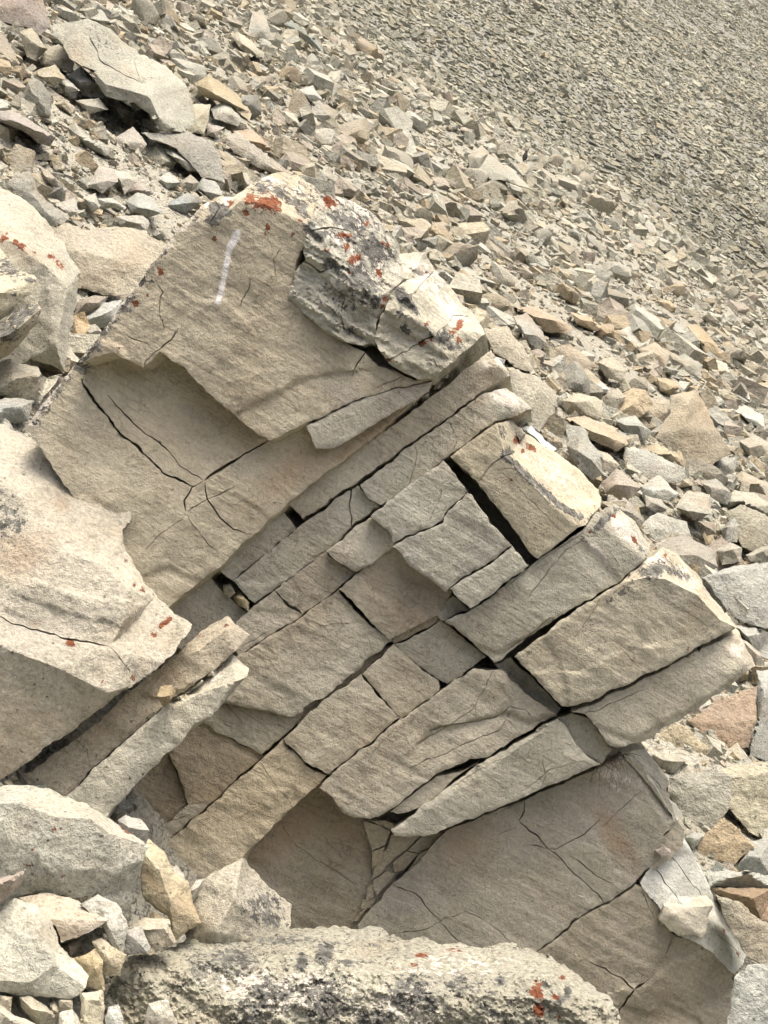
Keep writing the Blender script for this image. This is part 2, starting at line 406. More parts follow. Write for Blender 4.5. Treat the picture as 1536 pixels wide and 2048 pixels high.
# ------------------------------------------------------------------ the slopes
def slope_mesh(name, fn, ys, ts, amp, sc_, material, seed, label):
    T, Yg = np.meshgrid(ts, ys); X = (T * Yg).ravel(); Yv = Yg.ravel()
    q = np.column_stack([X / sc_, Yv / sc_, np.zeros(len(X))])
    Z = fn(X, Yv) + amp * fbm(q, seed, 5, 0.55)
    V = np.column_stack([X, Yv, Z]); nx = len(ts); F = []
    for j in range(len(ys) - 1):
        for i in range(nx - 1):
            a = j * nx + i; F.append((a, a + 1, a + nx + 1, a + nx))
    o = mesh_from(name, V, F, material, origin=np.array([0, 0, 0]))
    return tag(o, label, None, None, 'structure')
slope_mesh('scree_slope', slopeA, np.geomspace(2.2, 64, 240), np.linspace(-1.0, 1.0, 260), 0.13, 1.7, M_GA, 3,
           'tan gravel bed of the steep scree slope')
def fineA(x, y):
    q = np.column_stack([x / 1.7, y / 1.7, np.zeros(len(x))]); return slopeA(x, y) + 0.13 * fbm(q, 3, 5, 0.55)
slope_mesh('talus_slope', slopeB, np.geomspace(24, 300, 200), np.linspace(-0.7, 1.0, 220), 0.5, 9.0, M_GB, 5,
           'grey fine talus slope rising beyond the tan scree')
def fineB(x, y):
    q = np.column_stack([x / 9.0, y / 9.0, np.zeros(len(x))]); return slopeB(x, y) + 0.5 * fbm(q, 5, 5, 0.55)

# ------------------------------------------------------------------ the fractured outcrop
def empty(name, loc):
    o = bpy.data.objects.new(name, None); COL.objects.link(o); o.location = loc; o.empty_display_size = 0.2; return o
OUT = empty('fractured_outcrop', (0.1, 6.5, -2.2))
tag(OUT, 'big tilted outcrop of beige rock broken into slabs by dark joints, lichen on top', 'rock outcrop')
BE = (0.455, 0.385, 0.295); BG = (0.425, 0.375, 0.30); BP = (0.475, 0.405, 0.32); BR = (0.40, 0.315, 0.225); WH = (0.58, 0.54, 0.46)
SP_T = []
SP_T += [(535, 408, 34, 'o', 1.0, 20, 10), (500, 400, 16, 'o', .9), (490, 425, 9, 'o', .9), (535, 455, 8, 'o', .9), (532, 465, 7, 'o', .8), (430, 478, 7, 'o', .8), (460, 405, 9, 'o', .9),
         (322, 545, 9, 'o', .9), (318, 535, 6, 'o', .9), (272, 608, 8, 'o', .9), (295, 590, 5, 'o', .8), (238, 698, 5, 'o', .8), (585, 470, 5, 'o', .7), (560, 480, 5, 'o', .7), (600, 440, 6, 'o', .7),
         (440, 420, 24, 'd', 1, 16, 30), (425, 440, 14, 'd', .8), (560, 385, 40, 'd', .75, 14, 40), (600, 415, 34, 'd', .8, 12, 55), (520, 375, 24, 'd', .6), (395, 440, 12, 'd', .6),
         (540, 365, 40, 'w', .4, 16, 20), (600, 380, 46, 'w', .36, 20, 30), (450, 400, 20, 'w', .5, 12, 0), (420, 415, 30, 'w', .35), (530, 372, 60, 'd', .42, 22, 20), (610, 385, 60, 'd', .45, 30, 30),
         (150, 720, 22, 'd', .75), (165, 735, 14, 'd', .7), (195, 690, 14, 'd', .6), (110, 790, 14, 'd', .5), (300, 560, 14, 'd', .5), (260, 620, 14, 'd', .5)]
SP_T += line_spots('60,850 150,735 250,605 330,495 400,415', 10, 'w', .42) + line_spots('70,845 150,740 250,612 330,502', 10, 'd', .48)
SP_T += line_spots('474,466 468,480 460,494', 6, 'w', 2.9) + line_spots('459,492 455,520 451,540 446,565 440,590 436,604', 4, 'w', 2.9)
SP_R = [(660, 405, 18, 'o', 1.0, 13, 40), (690, 470, 16, 'o', .9, 9, 0), (705, 518, 11, 'o', 1.0), (715, 515, 9, 'o', 1.0), (693, 492, 9, 'o', .9), (757, 545, 13, 'o', .95, 7, 60), (735, 447, 7, 'o', .9),
        (655, 500, 8, 'o', .8), (772, 600, 8, 'o', .9), (765, 612, 7, 'o', .9), (695, 545, 6, 'o', .9), (775, 490, 6, 'o', .7), (765, 485, 5, 'o', .7), (640, 420, 8, 'o', .7),
        (690, 440, 60, 'd', .66, 22, 25), (745, 500, 55, 'd', .72, 40, 40), (720, 560, 60, 'd', .72, 26, 30), (740, 600, 50, 'd', .62, 20, 20), (640, 470, 26, 'd', .8, 10, -20), (620, 455, 12, 'd', 1.0), (665, 530, 26, 'd', .75, 14, 30),
        (790, 440, 24, 'd', .6), (700, 660, 16, 'd', .6), (650, 390, 40, 'd', .6, 16, 35),
        (700, 420, 90, 'w', .36, 46, 30), (740, 530, 70, 'w', .34, 50, 35), (660, 470, 50, 'w', .4, 20, 30), (710, 460, 100, 'd', .5, 70, 35), (690, 590, 60, 'd', .42, 40, 30)]
SP_W = [(918, 650, 15, 'o', 1.0, 8, -60), (905, 662, 9, 'o', .9), (918, 680, 8, 'o', .9), (862, 680, 6, 'o', .9), (843, 687, 8, 'o', 1), (800, 705, 9, 'o', .9, 5, -35), (775, 720, 12, 'o', 1, 6, -20), (800, 748, 14, 'o', .8, 7, 10), (852, 545, 7, 'o', .9, 4, -40), (850, 650, 6, 'o', .7, 12, 55),
        (890, 675, 20, 'd', .75), (905, 690, 26, 'd', .7, 14, 20), (805, 590, 30, 'd', .95, 13, 45), (825, 615, 22, 'd', .8, 9, 50), (860, 665, 16, 'd', .75, 7, 55), (800, 625, 10, 'd', .8), (808, 655, 8, 'd', .8), (815, 665, 7, 'd', .7), (790, 575, 14, 'd', .8),
        (900, 620, 46, 'w', .5, 25, 50), (850, 555, 55, 'w', .5, 30, 40)]
# name, outline, ridges, off, options
BL = []
def blk(name, outline, inner='', off=0, **k): BL.append((name, outline, inner, off, k))
blk('slab', '50,855,-30 100,790,-40 150,727,-40 250,600,-50 400,420,-60 600,400,-60 790,560,-60 870,650,-40 862,772 740,880 580,1003 432,1138 345,1207 250,1290 200,1200 150,1000', '', -6, thick=420, tint=BE, seed=1,
    cracks=[('165,765 185,800 215,830 240,870 270,888 300,920 330,950 385,972', 8, 45), ('215,790 250,830 290,865 330,895 362,930 408,960', 4, 25), ('535,884 480,915 430,945 410,962', 5, 40), ('410,962 385,975 370,1000 372,1025', 4, 30), ('410,962 415,1000 440,1035 470,1060 490,1065', 4, 30), ('372,1025 410,1003 470,972', 2, 10), ('372,1028 400,1070 435,1103', 2, 10), ('372,1028 320,1070 285,1105', 1.5, 6)],
    steps=[('560,1050 520,1020 470,990', 4, 40), ('300,1150 340,1135 400,1160', -5, 30)],
    spots=SP_T + [(470, 830, 90, 's', .55, 40, 45), (600, 930, 130, 's', .55, 35, -40), (720, 880, 90, 's', .8, 14, -38), (430, 790, 60, 's', .35)])  # browner bands along the lower edge of the upper plates
blk('slab', '228,704 150,727,-10 185,690,-8 250,600,-12 300,533,-12 360,455,-14 402,412,-22 440,394,-40 470,392,-40 480,384,-60 520,355,-90 556,341,-110 592,350,-115 640,384,-110 660,420,-60 628,455 604,500 590,530 582,600 640,650 700,690 730,705 760,730 830,757 862,757 740,790 612,848 537,882 473,832 414,785 371,738 320,703 286,738',
    '402,412,-22 445,435,0 480,400,0 530,408,4 575,430,4 628,455,2', 26, thick=300, tint=BE, seed=2, relief=2.4,
    cracks=[('500,560 495,580 478,620', 2, 8), ('735,700 715,725 705,752', 3, 14), ('286,735 310,700 345,680 355,660', 2.5, 12), ('320,600 320,640 330,655', 2.5, 10), ('250,665 270,680 300,690', 2.5, 10), ('310,560 325,585 315,610', 3, 12), ('560,500 545,515 555,560', 1.5, 5), ('840,735 790,760 760,770', 1.5, 6), ('430,400 440,420 420,445', 3, 12)],
    steps=[('380,590 410,603 445,595 490,640', 5, 45), ('490,812 540,795 585,765 640,752 690,745', -7, 50), ('210,680 240,690 262,720', 6, 40)], spots=SP_T + SP_R)
blk('chip', '613,853 640,838 740,792 868,759 858,786 760,842 690,886 660,899 634,897 622,884', '', 22, thick=70, tint=BP, relief=1.5, rnd=6, back=(.05, 1, .1))
blk('block', '618,452,-5 640,385,-90 700,398,-130 752,430,-140 790,480,-130 800,520,-110 815,560,-60 790,575,-20 760,632,0 748,690,0 720,690,0 680,684 640,655 600,622 578,598 588,545 608,520 606,490',
    '618,452,-5 640,470,6 665,510,14 700,560,14 735,590,12 760,590,10 790,575,-20', 36, thick=240, tint=(0.41, 0.37, 0.305), relief=3.5, facet=4, reliefscale=40, spots=SP_R, seed=4, rough=3.5,
    cracks=[('625,460 660,455 700,462', 5, 20), ('606,520 640,545 660,535', 4, 20), ('690,590 680,625 690,670', 2, 8), ('640,600 680,625', 1.5, 5)], steps=[('610,470 640,500 700,520 720,560', 9, 30)])
blk('block', '762,632 790,575,-10 812,562,-70 782,510,-150 850,505,-160 872,545,-170 920,598,-170 945,632,-150 972,668,-60 905,728,0 868,757,0 832,755 785,733 770,712 748,686',
    '790,575,-10 815,590,6 845,640,10 868,675,10 905,728,0|868,675,10 895,655,-30 945,632,-150', 38, thick=240, tint=(0.44, 0.39, 0.31), relief=2.0, facet=3.2, spots=SP_W, seed=5,
    cracks=[('775,722 820,695 868,672', 4, 18), ('868,672 890,650 905,632 945,632', 2.5, 10), ('815,590 830,585 850,560 865,545', 3, 14)], steps=[])
blk('slab', '574,1009 610,968 740,880 863,794 949,724 984,698,-26 1002,722,-40 1020,752,-40 985,772,-10 961,786 832,882 742,943 605,1040', '949,724 956,745,2 961,786|956,745,2 1000,732,-8 1020,752,-40|984,698,-26 1000,732,-8', -34, thick=260, tint=BE, seed=6, relief=1.4, rnd=2,
    spots=[(980, 755, 20, 's', .6, 12, -40), (1000, 722, 18, 'w', .75, 8, 55), (968, 730, 14, 'w', .4)], inset=1.2)  # white spots paint the sunlight on the slab's end face
blk('block', '435,1137 500,1078 567,1023 593,1056 500,1133 463,1163', '', -46, thick=220, tint=BG, seed=8)
blk('slab', '719,968 832,885 961,789 1012,773,-24 1040,795,-46 1063,818,-52 1030,832,-14 990,843 890,917 820,976 762,1013 735,1000', '961,789 972,808,2 990,843|972,808,2 1020,806,-6 1063,818,-52|1012,773,-24 1020,806,-6', -26, thick=240, tint=BG, seed=9, rnd=2,
    cracks=[('832,890 828,930 815,975', 1.5, 5), ('900,850 915,880 905,905', 1.2, 4)], inset=1.0, spots=[(1012, 798, 44, 'w', .8, 16, 25), (1030, 836, 26, 's', .8, 8, -25), (960, 800, 12, 's', .5)])  # end face whitened to look lit
blk('slab', '463,1163 500,1133 593,1056 715,968 757,1013 655,1098 512,1206', '', -40, thick=240, tint=BG, seed=11,
    cracks=[('707,975 698,1010 703,1055', 4, 20), ('735,985 757,1010', 2, 8)], steps=[('480,1165 520,1175 560,1160 600,1130', 5, 30)])
blk('block', '887,920 934,981 908,1010 880,1045 840,1062 789,1086 773,1060 742,1033 800,985', '', 18, thick=230, tint=BG, seed=12, cracks=[('884,975 875,1010 860,1040', 1.5, 5)], rnd=6)
blk('block', '934,983 984,1044 1023,1088 960,1135 902,1172 887,1182 855,1155 824,1134 800,1105 787,1092 840,1064 880,1048 908,1012', '', 24, thick=230, tint=BG, seed=13, rough=3, rnd=7)
blk('block', '1023,1089 1061,1132 939,1217 920,1200 898,1175 960,1138', '', 22, thick=230, tint=BG, seed=14, rough=3, rnd=6)
blk('slab', '652,1098 742,1036 800,1060 800,1085 715,1146 672,1122', '', -6, thick=180, tint=BP, seed=15, rnd=6, rough=3)
blk('slab', '715,1148 787,1092 830,1110 905,1180 880,1226 781,1281 735,1240 678,1179', '', -26, thick=180, tint=BP, seed=16, spots=[(830, 1220, 70, 's', .5), (760, 1170, 40, 's', .35)],
    steps=[('716,1148 740,1175 775,1205 800,1240', 10, 60)], rough=2.5)
blk('slab', '475,1240 560,1170 652,1100 672,1122 713,1147 672,1180 598,1236 478,1312 460,1290', '', -34, thick=180, tint=BP, seed=17, cracks=[('550,1184 575,1210 605,1228', 5, 25), ('480,1300 540,1260', 1.5, 5)], steps=[('520,1220 580,1222 640,1190', -4, 30)])
blk('slab', '440,1335 598,1238 677,1180 711,1227 787,1284 735,1317 684,1364 645,1399 616,1403 610,1427 575,1434 544,1422 485,1417 440,1405', '', -28, thick=170, tint=BE, seed=18, relief=2.8, rnd=7, rough=3.5,
    steps=[('700,1215 740,1262 785,1285', -5, 20)], spots=[(560, 1260, 90, 's', .35, 30, -35)], cracks=[('610,1238 640,1250 700,1245', 1.5, 5)])
blk('slab', '395,1445 460,1380 640,1395 602,1440 520,1510 470,1482 440,1466', '', -52, thick=150, tint=BG, seed=19, rough=3, rnd=6)
blk('slab', '337,1506 407,1436 440,1462 470,1482 524,1512 419,1608 376,1612 368,1575 352,1540', '', -64, thick=160, tint=BR, seed=20, relief=2.6)
blk('slab', '240,1598 337,1506 352,1540 368,1573 374,1614 300,1686 255,1645', '', -78, thick=160, tint=BR, seed=21, relief=3)
blk('chip', '298,1684 374,1612 420,1606 323,1694', '', -62, thick=80, tint=BP, seed=22, cracks=[('350,1640 380,1630', 3, 10)])
blk('slab', '321,1695 418,1611 563,1478 610,1528 652,1552 580,1620 485,1715 470,1790 380,1800', '', -30, thick=230, tint=(.445, .365, .265), seed=23, relief=3.4, inset=1.3, cracks=[('515,1520 545,1560 575,1600', 1.5, 5)])
blk('block', '566,1477 645,1403 722,1350 755,1391 802,1436 657,1550 612,1526', '', -24, thick=200, tint=BE, seed=24, relief=2.4)
blk('block', '725,1348 788,1290 835,1333 876,1362 878,1380 803,1438 770,1403', '', -28, thick=200, tint=BE, seed=25)
blk('block', '790,1291 872,1247 882,1238 973,1313 923,1352 893,1368 874,1357 836,1333', '860,1262,0 885,1262,0 950,1318,0', -34, thick=200, tint=BG, seed=26)
blk('slab', '637,1572 657,1553 803,1438 895,1368 945,1340 1000,1338,-4 1052,1385 1112,1431 1044,1470 973,1516 942,1520 872,1548 833,1579 780,1620 739,1637 712,1635 684,1624 668,1598', '', -8, thick=230, tint=(.43, .36, .275), seed=27, relief=2.8, rnd=7,
    steps=[('850,1475 862,1462 900,1450 1000,1425 1060,1440 1100,1432', -11, 26), ('1010,1385 1025,1408 1020,1430', -5, 16)],
    cracks=[('862,1462 905,1448 960,1440 1005,1430 1018,1412', 3, 12), ('835,1490 900,1450 950,1415 985,1340', 1.5, 5), ('820,1535 880,1510 940,1485 1000,1460 1020,1425', 2, 7), ('1018,1412 1050,1420 1065,1440', 2, 8), ('1000,1430 1040,1465', 2, 8), ('790,1460 740,1510', 1, 3), ('945,1405 960,1440', 1.2, 4)])
blk('chip', '778,1623 837,1578 872,1551 915,1545 958,1526 911,1556 884,1584 856,1610 829,1620 794,1629', '', -18, thick=120, tint=BE, seed=28, rough=1.5, inset=1.5)
blk('slab', '784,1660 829,1622 895,1575 973,1520 1044,1481 1112,1436 1130,1450 1169,1509 1200,1528 1052,1595 903,1653 856,1669 792,1672', '1112,1436 1095,1455,6 1140,1515,6 1169,1509|784,1660 870,1610,6 960,1550,6 1095,1455,6', -2, thick=230, tint=BG, seed=29, relief=2.2, rnd=6,
    cracks=[('1040,1585 1100,1540 1160,1520', 1.5, 5), ('900,1575 1000,1520 1080,1470', 1.2, 4), ('1085,1525 1092,1550 1080,1575', 1.5, 4)])
blk('block', '1113,1433 1145,1428 1178,1438 1225,1500 1202,1526 1168,1507', '1140,1430 1195,1515', -34, thick=150, tint=BG, seed=30)
blk('slab', '1028,1311 1090,1266 1155,1217 1241,1166,-6 1288,1123,-45 1327,1095,-95 1360,1111,-120 1400,1158,-120 1440,1215,-90 1475,1256,-45 1430,1276 1365,1316 1300,1347 1180,1404 1141,1415 1122,1411 1102,1395 1071,1356',
    '1241,1166,-6 1290,1155,4 1330,1158,4 1395,1190,6 1440,1240,2 1475,1256,-45', 20, thick=250, tint=(.44, .375, .285), seed=31, relief=2.6, rnd=7,
    spots=[(1310, 1140, 40, 'd', .8, 18, -20), (1350, 1145, 40, 'd', .75, 9, 25), (1240, 1185, 50, 'd', .45, 10, -38), (1310, 1120, 46, 'w', .35, 20, -20), (1370, 1150, 50, 'w', .35, 20, 50), (1375, 1298, 6, 'o', .8, 4), (1330, 1110, 9, 'o', .6), (1246, 1188, 5, 'd', .9), (1220, 1190, 80, 's', .4, 8, -38)],
    steps=[('1080,1268 1105,1300 1125,1345 1140,1415', -5, 40), ('1050,1335 1090,1345 1135,1340', 5, 30), ('1190,1330 1260,1290 1340,1290', 4, 40)], cracks=[('1135,1290 1170,1245 1200,1200', 1.2, 4), ('1200,1260 1290,1345', 1, 3)])
blk('slab', '1143,1425 1184,1409 1300,1353 1365,1319 1440,1279,-20 1478,1267,-60 1513,1332,-50 1424,1398,0 1385,1425 1288,1484 1241,1495 1217,1490 1190,1452 1170,1430', '1440,1279,-20 1388,1308,6 1400,1350,4 1424,1398,0|1365,1319 1388,1308,6|1440,1279,-20 1500,1340,-10', 4, thick=240, tint=(.425, .365, .285), seed=32, rough=2.5, rnd=6, back=(.1, 1, .12),
    steps=[('1300,1460 1330,1450 1420,1395 1500,1330', -10, 22), ('1195,1450 1240,1470 1290,1475', -7, 22)], cracks=[('1160,1432 1220,1410 1290,1380', 1.5, 6)], spots=[(1470, 1300, 24, 'w', .5), (1480, 1290, 24, 's', .3)])
blk('slab', '890,1239 938,1222 1060,1134 1170,1053 1209,1016,-20 1228,1011,-60 1270,1045,-75 1302,1092,-60 1288,1120,-10 1241,1163,0 1147,1216 1030,1291 1000,1320 985,1322 950,1290 915,1260',
    '1170,1053 1188,1082,4 1215,1060,0 1250,1048,-25 1302,1092,-60|1188,1082,4 1241,1163,0|1215,1060,0 1288,1120,-10', 0, thick=230, tint=BG, seed=33, relief=2.4, rnd=6,
    steps=[('900,1250 950,1290 1000,1305 1060,1270 1100,1240', -7, 30), ('1175,1092 1200,1115 1240,1158', -7, 20)],
    cracks=[('1000,1308 1060,1270 1100,1235', 2.5, 12), ('1060,1190 1090,1150 1120,1110 1165,1080', 1.5, 5), ('1010,1175 1090,1115 1165,1068', 1.2, 4), ('1225,1110 1240,1130', 2, 7)],
    spots=[(1205, 1045, 50, 'd', .8, 8, -40), (1190, 1065, 30, 'd', .5, 6, -40), (1268, 1080, 12, 'o', 1, 5, 60), (1180, 1065, 6, 'o', .8), (1228, 1032, 8, 'o', .7), (1283, 1100, 14, 'd', .7, 5, 50), (1250, 1060, 40, 'w', .6, 20, 50), (1200, 1110, 40, 'w', .85, 9, 52)])  # narrow white strip paints the sunlit upper facet
blk('block', '900,911 990,846,-6 1020,838,-60 1052,868,-130 1108,902,-160 1163,942,-165 1203,993,-150 1202,1013,-90 1172,1050,-10 1155,1055 1076,1120 1058,1104 1010,1035 950,962',
    '990,846,-6 1010,912,4 1060,965,6 1110,1015,6 1155,1055', 12, thick=220, tint=(.45, .385, .29), seed=34, relief=1.8, rnd=5,
    cracks=[('952,966 985,930 1006,914 1030,905', 3, 14), ('1000,940 1070,1010 1120,1060', 1, 3), ('995,945 1010,935 1040,940', 1.5, 5)],
    spots=line_spots('1008,912 1030,930 1060,958 1090,985 1120,1012 1160,1035', 8, 'd', .82) + [(1015, 905, 14, 'd', .7), (1035, 880, 10, 'o', 1), (1062, 895, 12, 'o', 1, 7, 30), (1045, 902, 6, 'o', .9), (1022, 960, 7, 'o', .8, 4), (1190, 1013, 6, 'o', .8), (1185, 1035, 24, 'd', .7, 8, -35), (1005, 860, 18, 'd', .5)] + [(1100, 945, 100, 'w', .34, 30, 42)])  # broad white: pale stone, also brightened as the sunlit top face
blk('block', '1000,832 1024,838 1050,868 1040,880 1012,846', '', -60, thick=120, tint=BP, seed=35, spots=[(1005, 845, 7, 'o', 1)])
blk('block', '1040,856,-20 1062,850,-60 1112,898,-70 1098,905,-20', '1040,856,-20 1070,872,4 1098,905,-20', -150, thick=120, tint=(.5, .5, .48), seed=36)
blk('slab', '345,1212 382,1166 420,1156 462,1195 492,1226 478,1242 430,1290 360,1300 300,1260', '', -66, thick=220, tint=BG, seed=37)
blk('slab', '985,1326 1022,1313 1075,1366 1120,1416 1108,1431 1052,1386', '', -46, thick=160, tint=BG, seed=80)
blk('fragment', '872,1224 906,1190 930,1208 938,1220 886,1238', '', -28, thick=120, tint=BG, seed=81)
blk('slab', '735,1250 781,1270 868,1212 902,1192 884,1238 790,1289', '', -38, thick=160, tint=BR, seed=82)
blk('slab', '560,1440 610,1400 700,1335 790,1286 740,1340 600,1450', '', -58, thick=120, tint=BR, seed=83)
# lower mass under the overhang
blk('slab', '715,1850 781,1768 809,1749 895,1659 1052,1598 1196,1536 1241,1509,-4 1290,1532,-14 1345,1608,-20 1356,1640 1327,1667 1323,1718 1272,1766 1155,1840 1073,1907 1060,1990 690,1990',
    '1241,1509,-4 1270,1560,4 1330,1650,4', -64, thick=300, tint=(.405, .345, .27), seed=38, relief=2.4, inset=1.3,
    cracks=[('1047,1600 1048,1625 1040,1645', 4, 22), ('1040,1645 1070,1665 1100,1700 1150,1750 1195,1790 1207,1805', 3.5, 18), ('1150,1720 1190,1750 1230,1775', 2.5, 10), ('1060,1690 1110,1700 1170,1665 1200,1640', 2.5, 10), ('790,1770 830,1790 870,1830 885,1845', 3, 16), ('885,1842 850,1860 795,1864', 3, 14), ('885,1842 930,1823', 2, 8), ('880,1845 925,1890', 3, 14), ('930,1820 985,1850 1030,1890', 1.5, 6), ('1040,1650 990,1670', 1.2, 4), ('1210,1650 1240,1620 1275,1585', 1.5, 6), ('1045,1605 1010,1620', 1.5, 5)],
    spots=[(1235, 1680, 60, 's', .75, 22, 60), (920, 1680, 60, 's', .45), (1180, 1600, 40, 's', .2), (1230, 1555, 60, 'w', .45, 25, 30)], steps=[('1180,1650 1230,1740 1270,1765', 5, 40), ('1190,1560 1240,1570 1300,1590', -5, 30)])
blk('slab', '1243,1507 1290,1499,-70 1339,1560,-90 1335,1602,-80 1368,1632,-60 1352,1642 1320,1600 1280,1545', '1243,1507 1285,1530,6 1352,1642', -64, thick=200, tint=(.47, .42, .345), seed=39, spots=[(1336, 1580, 9, 'o', .9, 4, 70)], cracks=[('1275,1520 1310,1560 1335,1600', 2, 8)])
blk('block', '1290,1733 1327,1668 1356,1640 1372,1660 1365,1690 1330,1725 1310,1740', '', -78, thick=160, tint=BP, seed=40)
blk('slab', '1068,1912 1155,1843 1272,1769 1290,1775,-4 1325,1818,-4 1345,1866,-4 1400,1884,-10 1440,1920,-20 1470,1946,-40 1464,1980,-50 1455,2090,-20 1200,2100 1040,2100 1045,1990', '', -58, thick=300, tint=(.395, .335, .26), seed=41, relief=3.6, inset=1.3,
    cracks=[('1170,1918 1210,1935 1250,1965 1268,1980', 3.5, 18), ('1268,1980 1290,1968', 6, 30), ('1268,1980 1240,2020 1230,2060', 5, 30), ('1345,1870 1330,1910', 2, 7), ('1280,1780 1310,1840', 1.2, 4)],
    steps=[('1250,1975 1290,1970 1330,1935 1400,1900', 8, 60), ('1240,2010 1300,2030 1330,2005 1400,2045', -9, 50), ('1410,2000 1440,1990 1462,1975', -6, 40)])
blk('slab', '1296,1745,-10 1327,1690,-30 1360,1680,-90 1385,1702,-120 1422,1772,-150 1424,1800,-150 1492,1893,-120 1486,1928,-60 1471,1946,-30 1430,1915,-4 1393,1886,0 1345,1862,0 1320,1815,0 1280,1768,0', '1280,1768,0 1340,1790,-10 1400,1830,-14 1430,1860,-20 1471,1946,-30', -60, thick=260, tint=(.58, .54, .475), seed=42, relief=2.5, rough=3,
    spots=[(1475, 1908, 8, 'o', .9, 3, 60), (1448, 1862, 10, 'o', .8, 3, 60)], cracks=[('1312,1740 1335,1770 1365,1810', 4, 14), ('1330,1700 1380,1760 1424,1815', 2.5, 10), ('1400,1830 1440,1870 1480,1910', 2, 8)])
blk('block', '1320,1834 1331,1811 1366,1815 1425,1812,-20 1418,1850,-10 1405,1875 1342,1863', '1331,1811 1350,1830,14 1366,1815', -36, thick=120, tint=(.54, .46, .36), seed=43, relief=2.5)
blk('block', '1312,1700 1330,1690 1342,1705 1322,1715', '', -40, thick=60, tint=(.42, .34, .30), seed=44)
# crushed wedge: small broken pieces
WEDGE = ['727,1642 760,1650 782,1664 770,1690 745,1700 735,1672', '784,1670 815,1660 840,1672 812,1700 780,1725 772,1700', '842,1672 893,1660 868,1690 838,1706 815,1702', '770,1700 785,1722 760,1750 745,1760 748,1735', '786,1726 812,1703 836,1708 806,1742 790,1745',
         '746,1762 775,1742 790,1747 778,1766 752,1792', '735,1775 752,1764 755,1790 732,1800', '725,1800 752,1794 742,1815 722,1818', '838,1708 868,1692 846,1720 815,1742', '705,1842 722,1822 735,1815 716,1840', '745,1702 768,1694 764,1720 744,1738', '735,1640 770,1640 800,1655 785,1664 760,1650']
for i, s in enumerate(WEDGE): blk('fragment', s, '', -80 - (i * 7 % 5) * 3, thick=60, tint=(.43, .35, .25), seed=50 + i, inset=0.3, rough=1.2, rnd=2, spacing=4)
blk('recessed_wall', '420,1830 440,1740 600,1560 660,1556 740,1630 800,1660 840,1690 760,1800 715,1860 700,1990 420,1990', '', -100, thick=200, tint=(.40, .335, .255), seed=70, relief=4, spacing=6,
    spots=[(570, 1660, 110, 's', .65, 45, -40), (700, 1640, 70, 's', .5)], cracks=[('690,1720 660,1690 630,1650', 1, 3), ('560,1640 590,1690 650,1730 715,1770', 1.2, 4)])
blk('core', '120,900 250,700 420,520 600,480 800,640 850,770 1000,800 1040,900 1160,1010 1260,1090 1400,1200 1440,1300 1260,1450 1300,1560 1280,1700 1380,1850 1400,2090 700,2090 500,1800 330,1650 300,1400 330,1200', '', -125, thick=420, tint=(.36, .30, .23), seed=71, spacing=14, rnd=20)
for name, ol, inner, off, k in BL:
    k = dict(k); k.setdefault('seed', 0); jr = np.random.default_rng(k['seed'] + 900)
    k['tint'] = np.array(k['tint']) * jr.uniform(.94, 1.06) * (0.97 if k['seed'] in (38, 41, 70) else 1.16) * (1 + jr.uniform(-.018, .018) * np.array([1, 0, -1.5]))  # lower mass and recessed wall tinted darker for shade under the overhang
    stone_shell(name, ol, inner, depth=faceY, off=off, material=M_OUT, parent=OUT, **k)
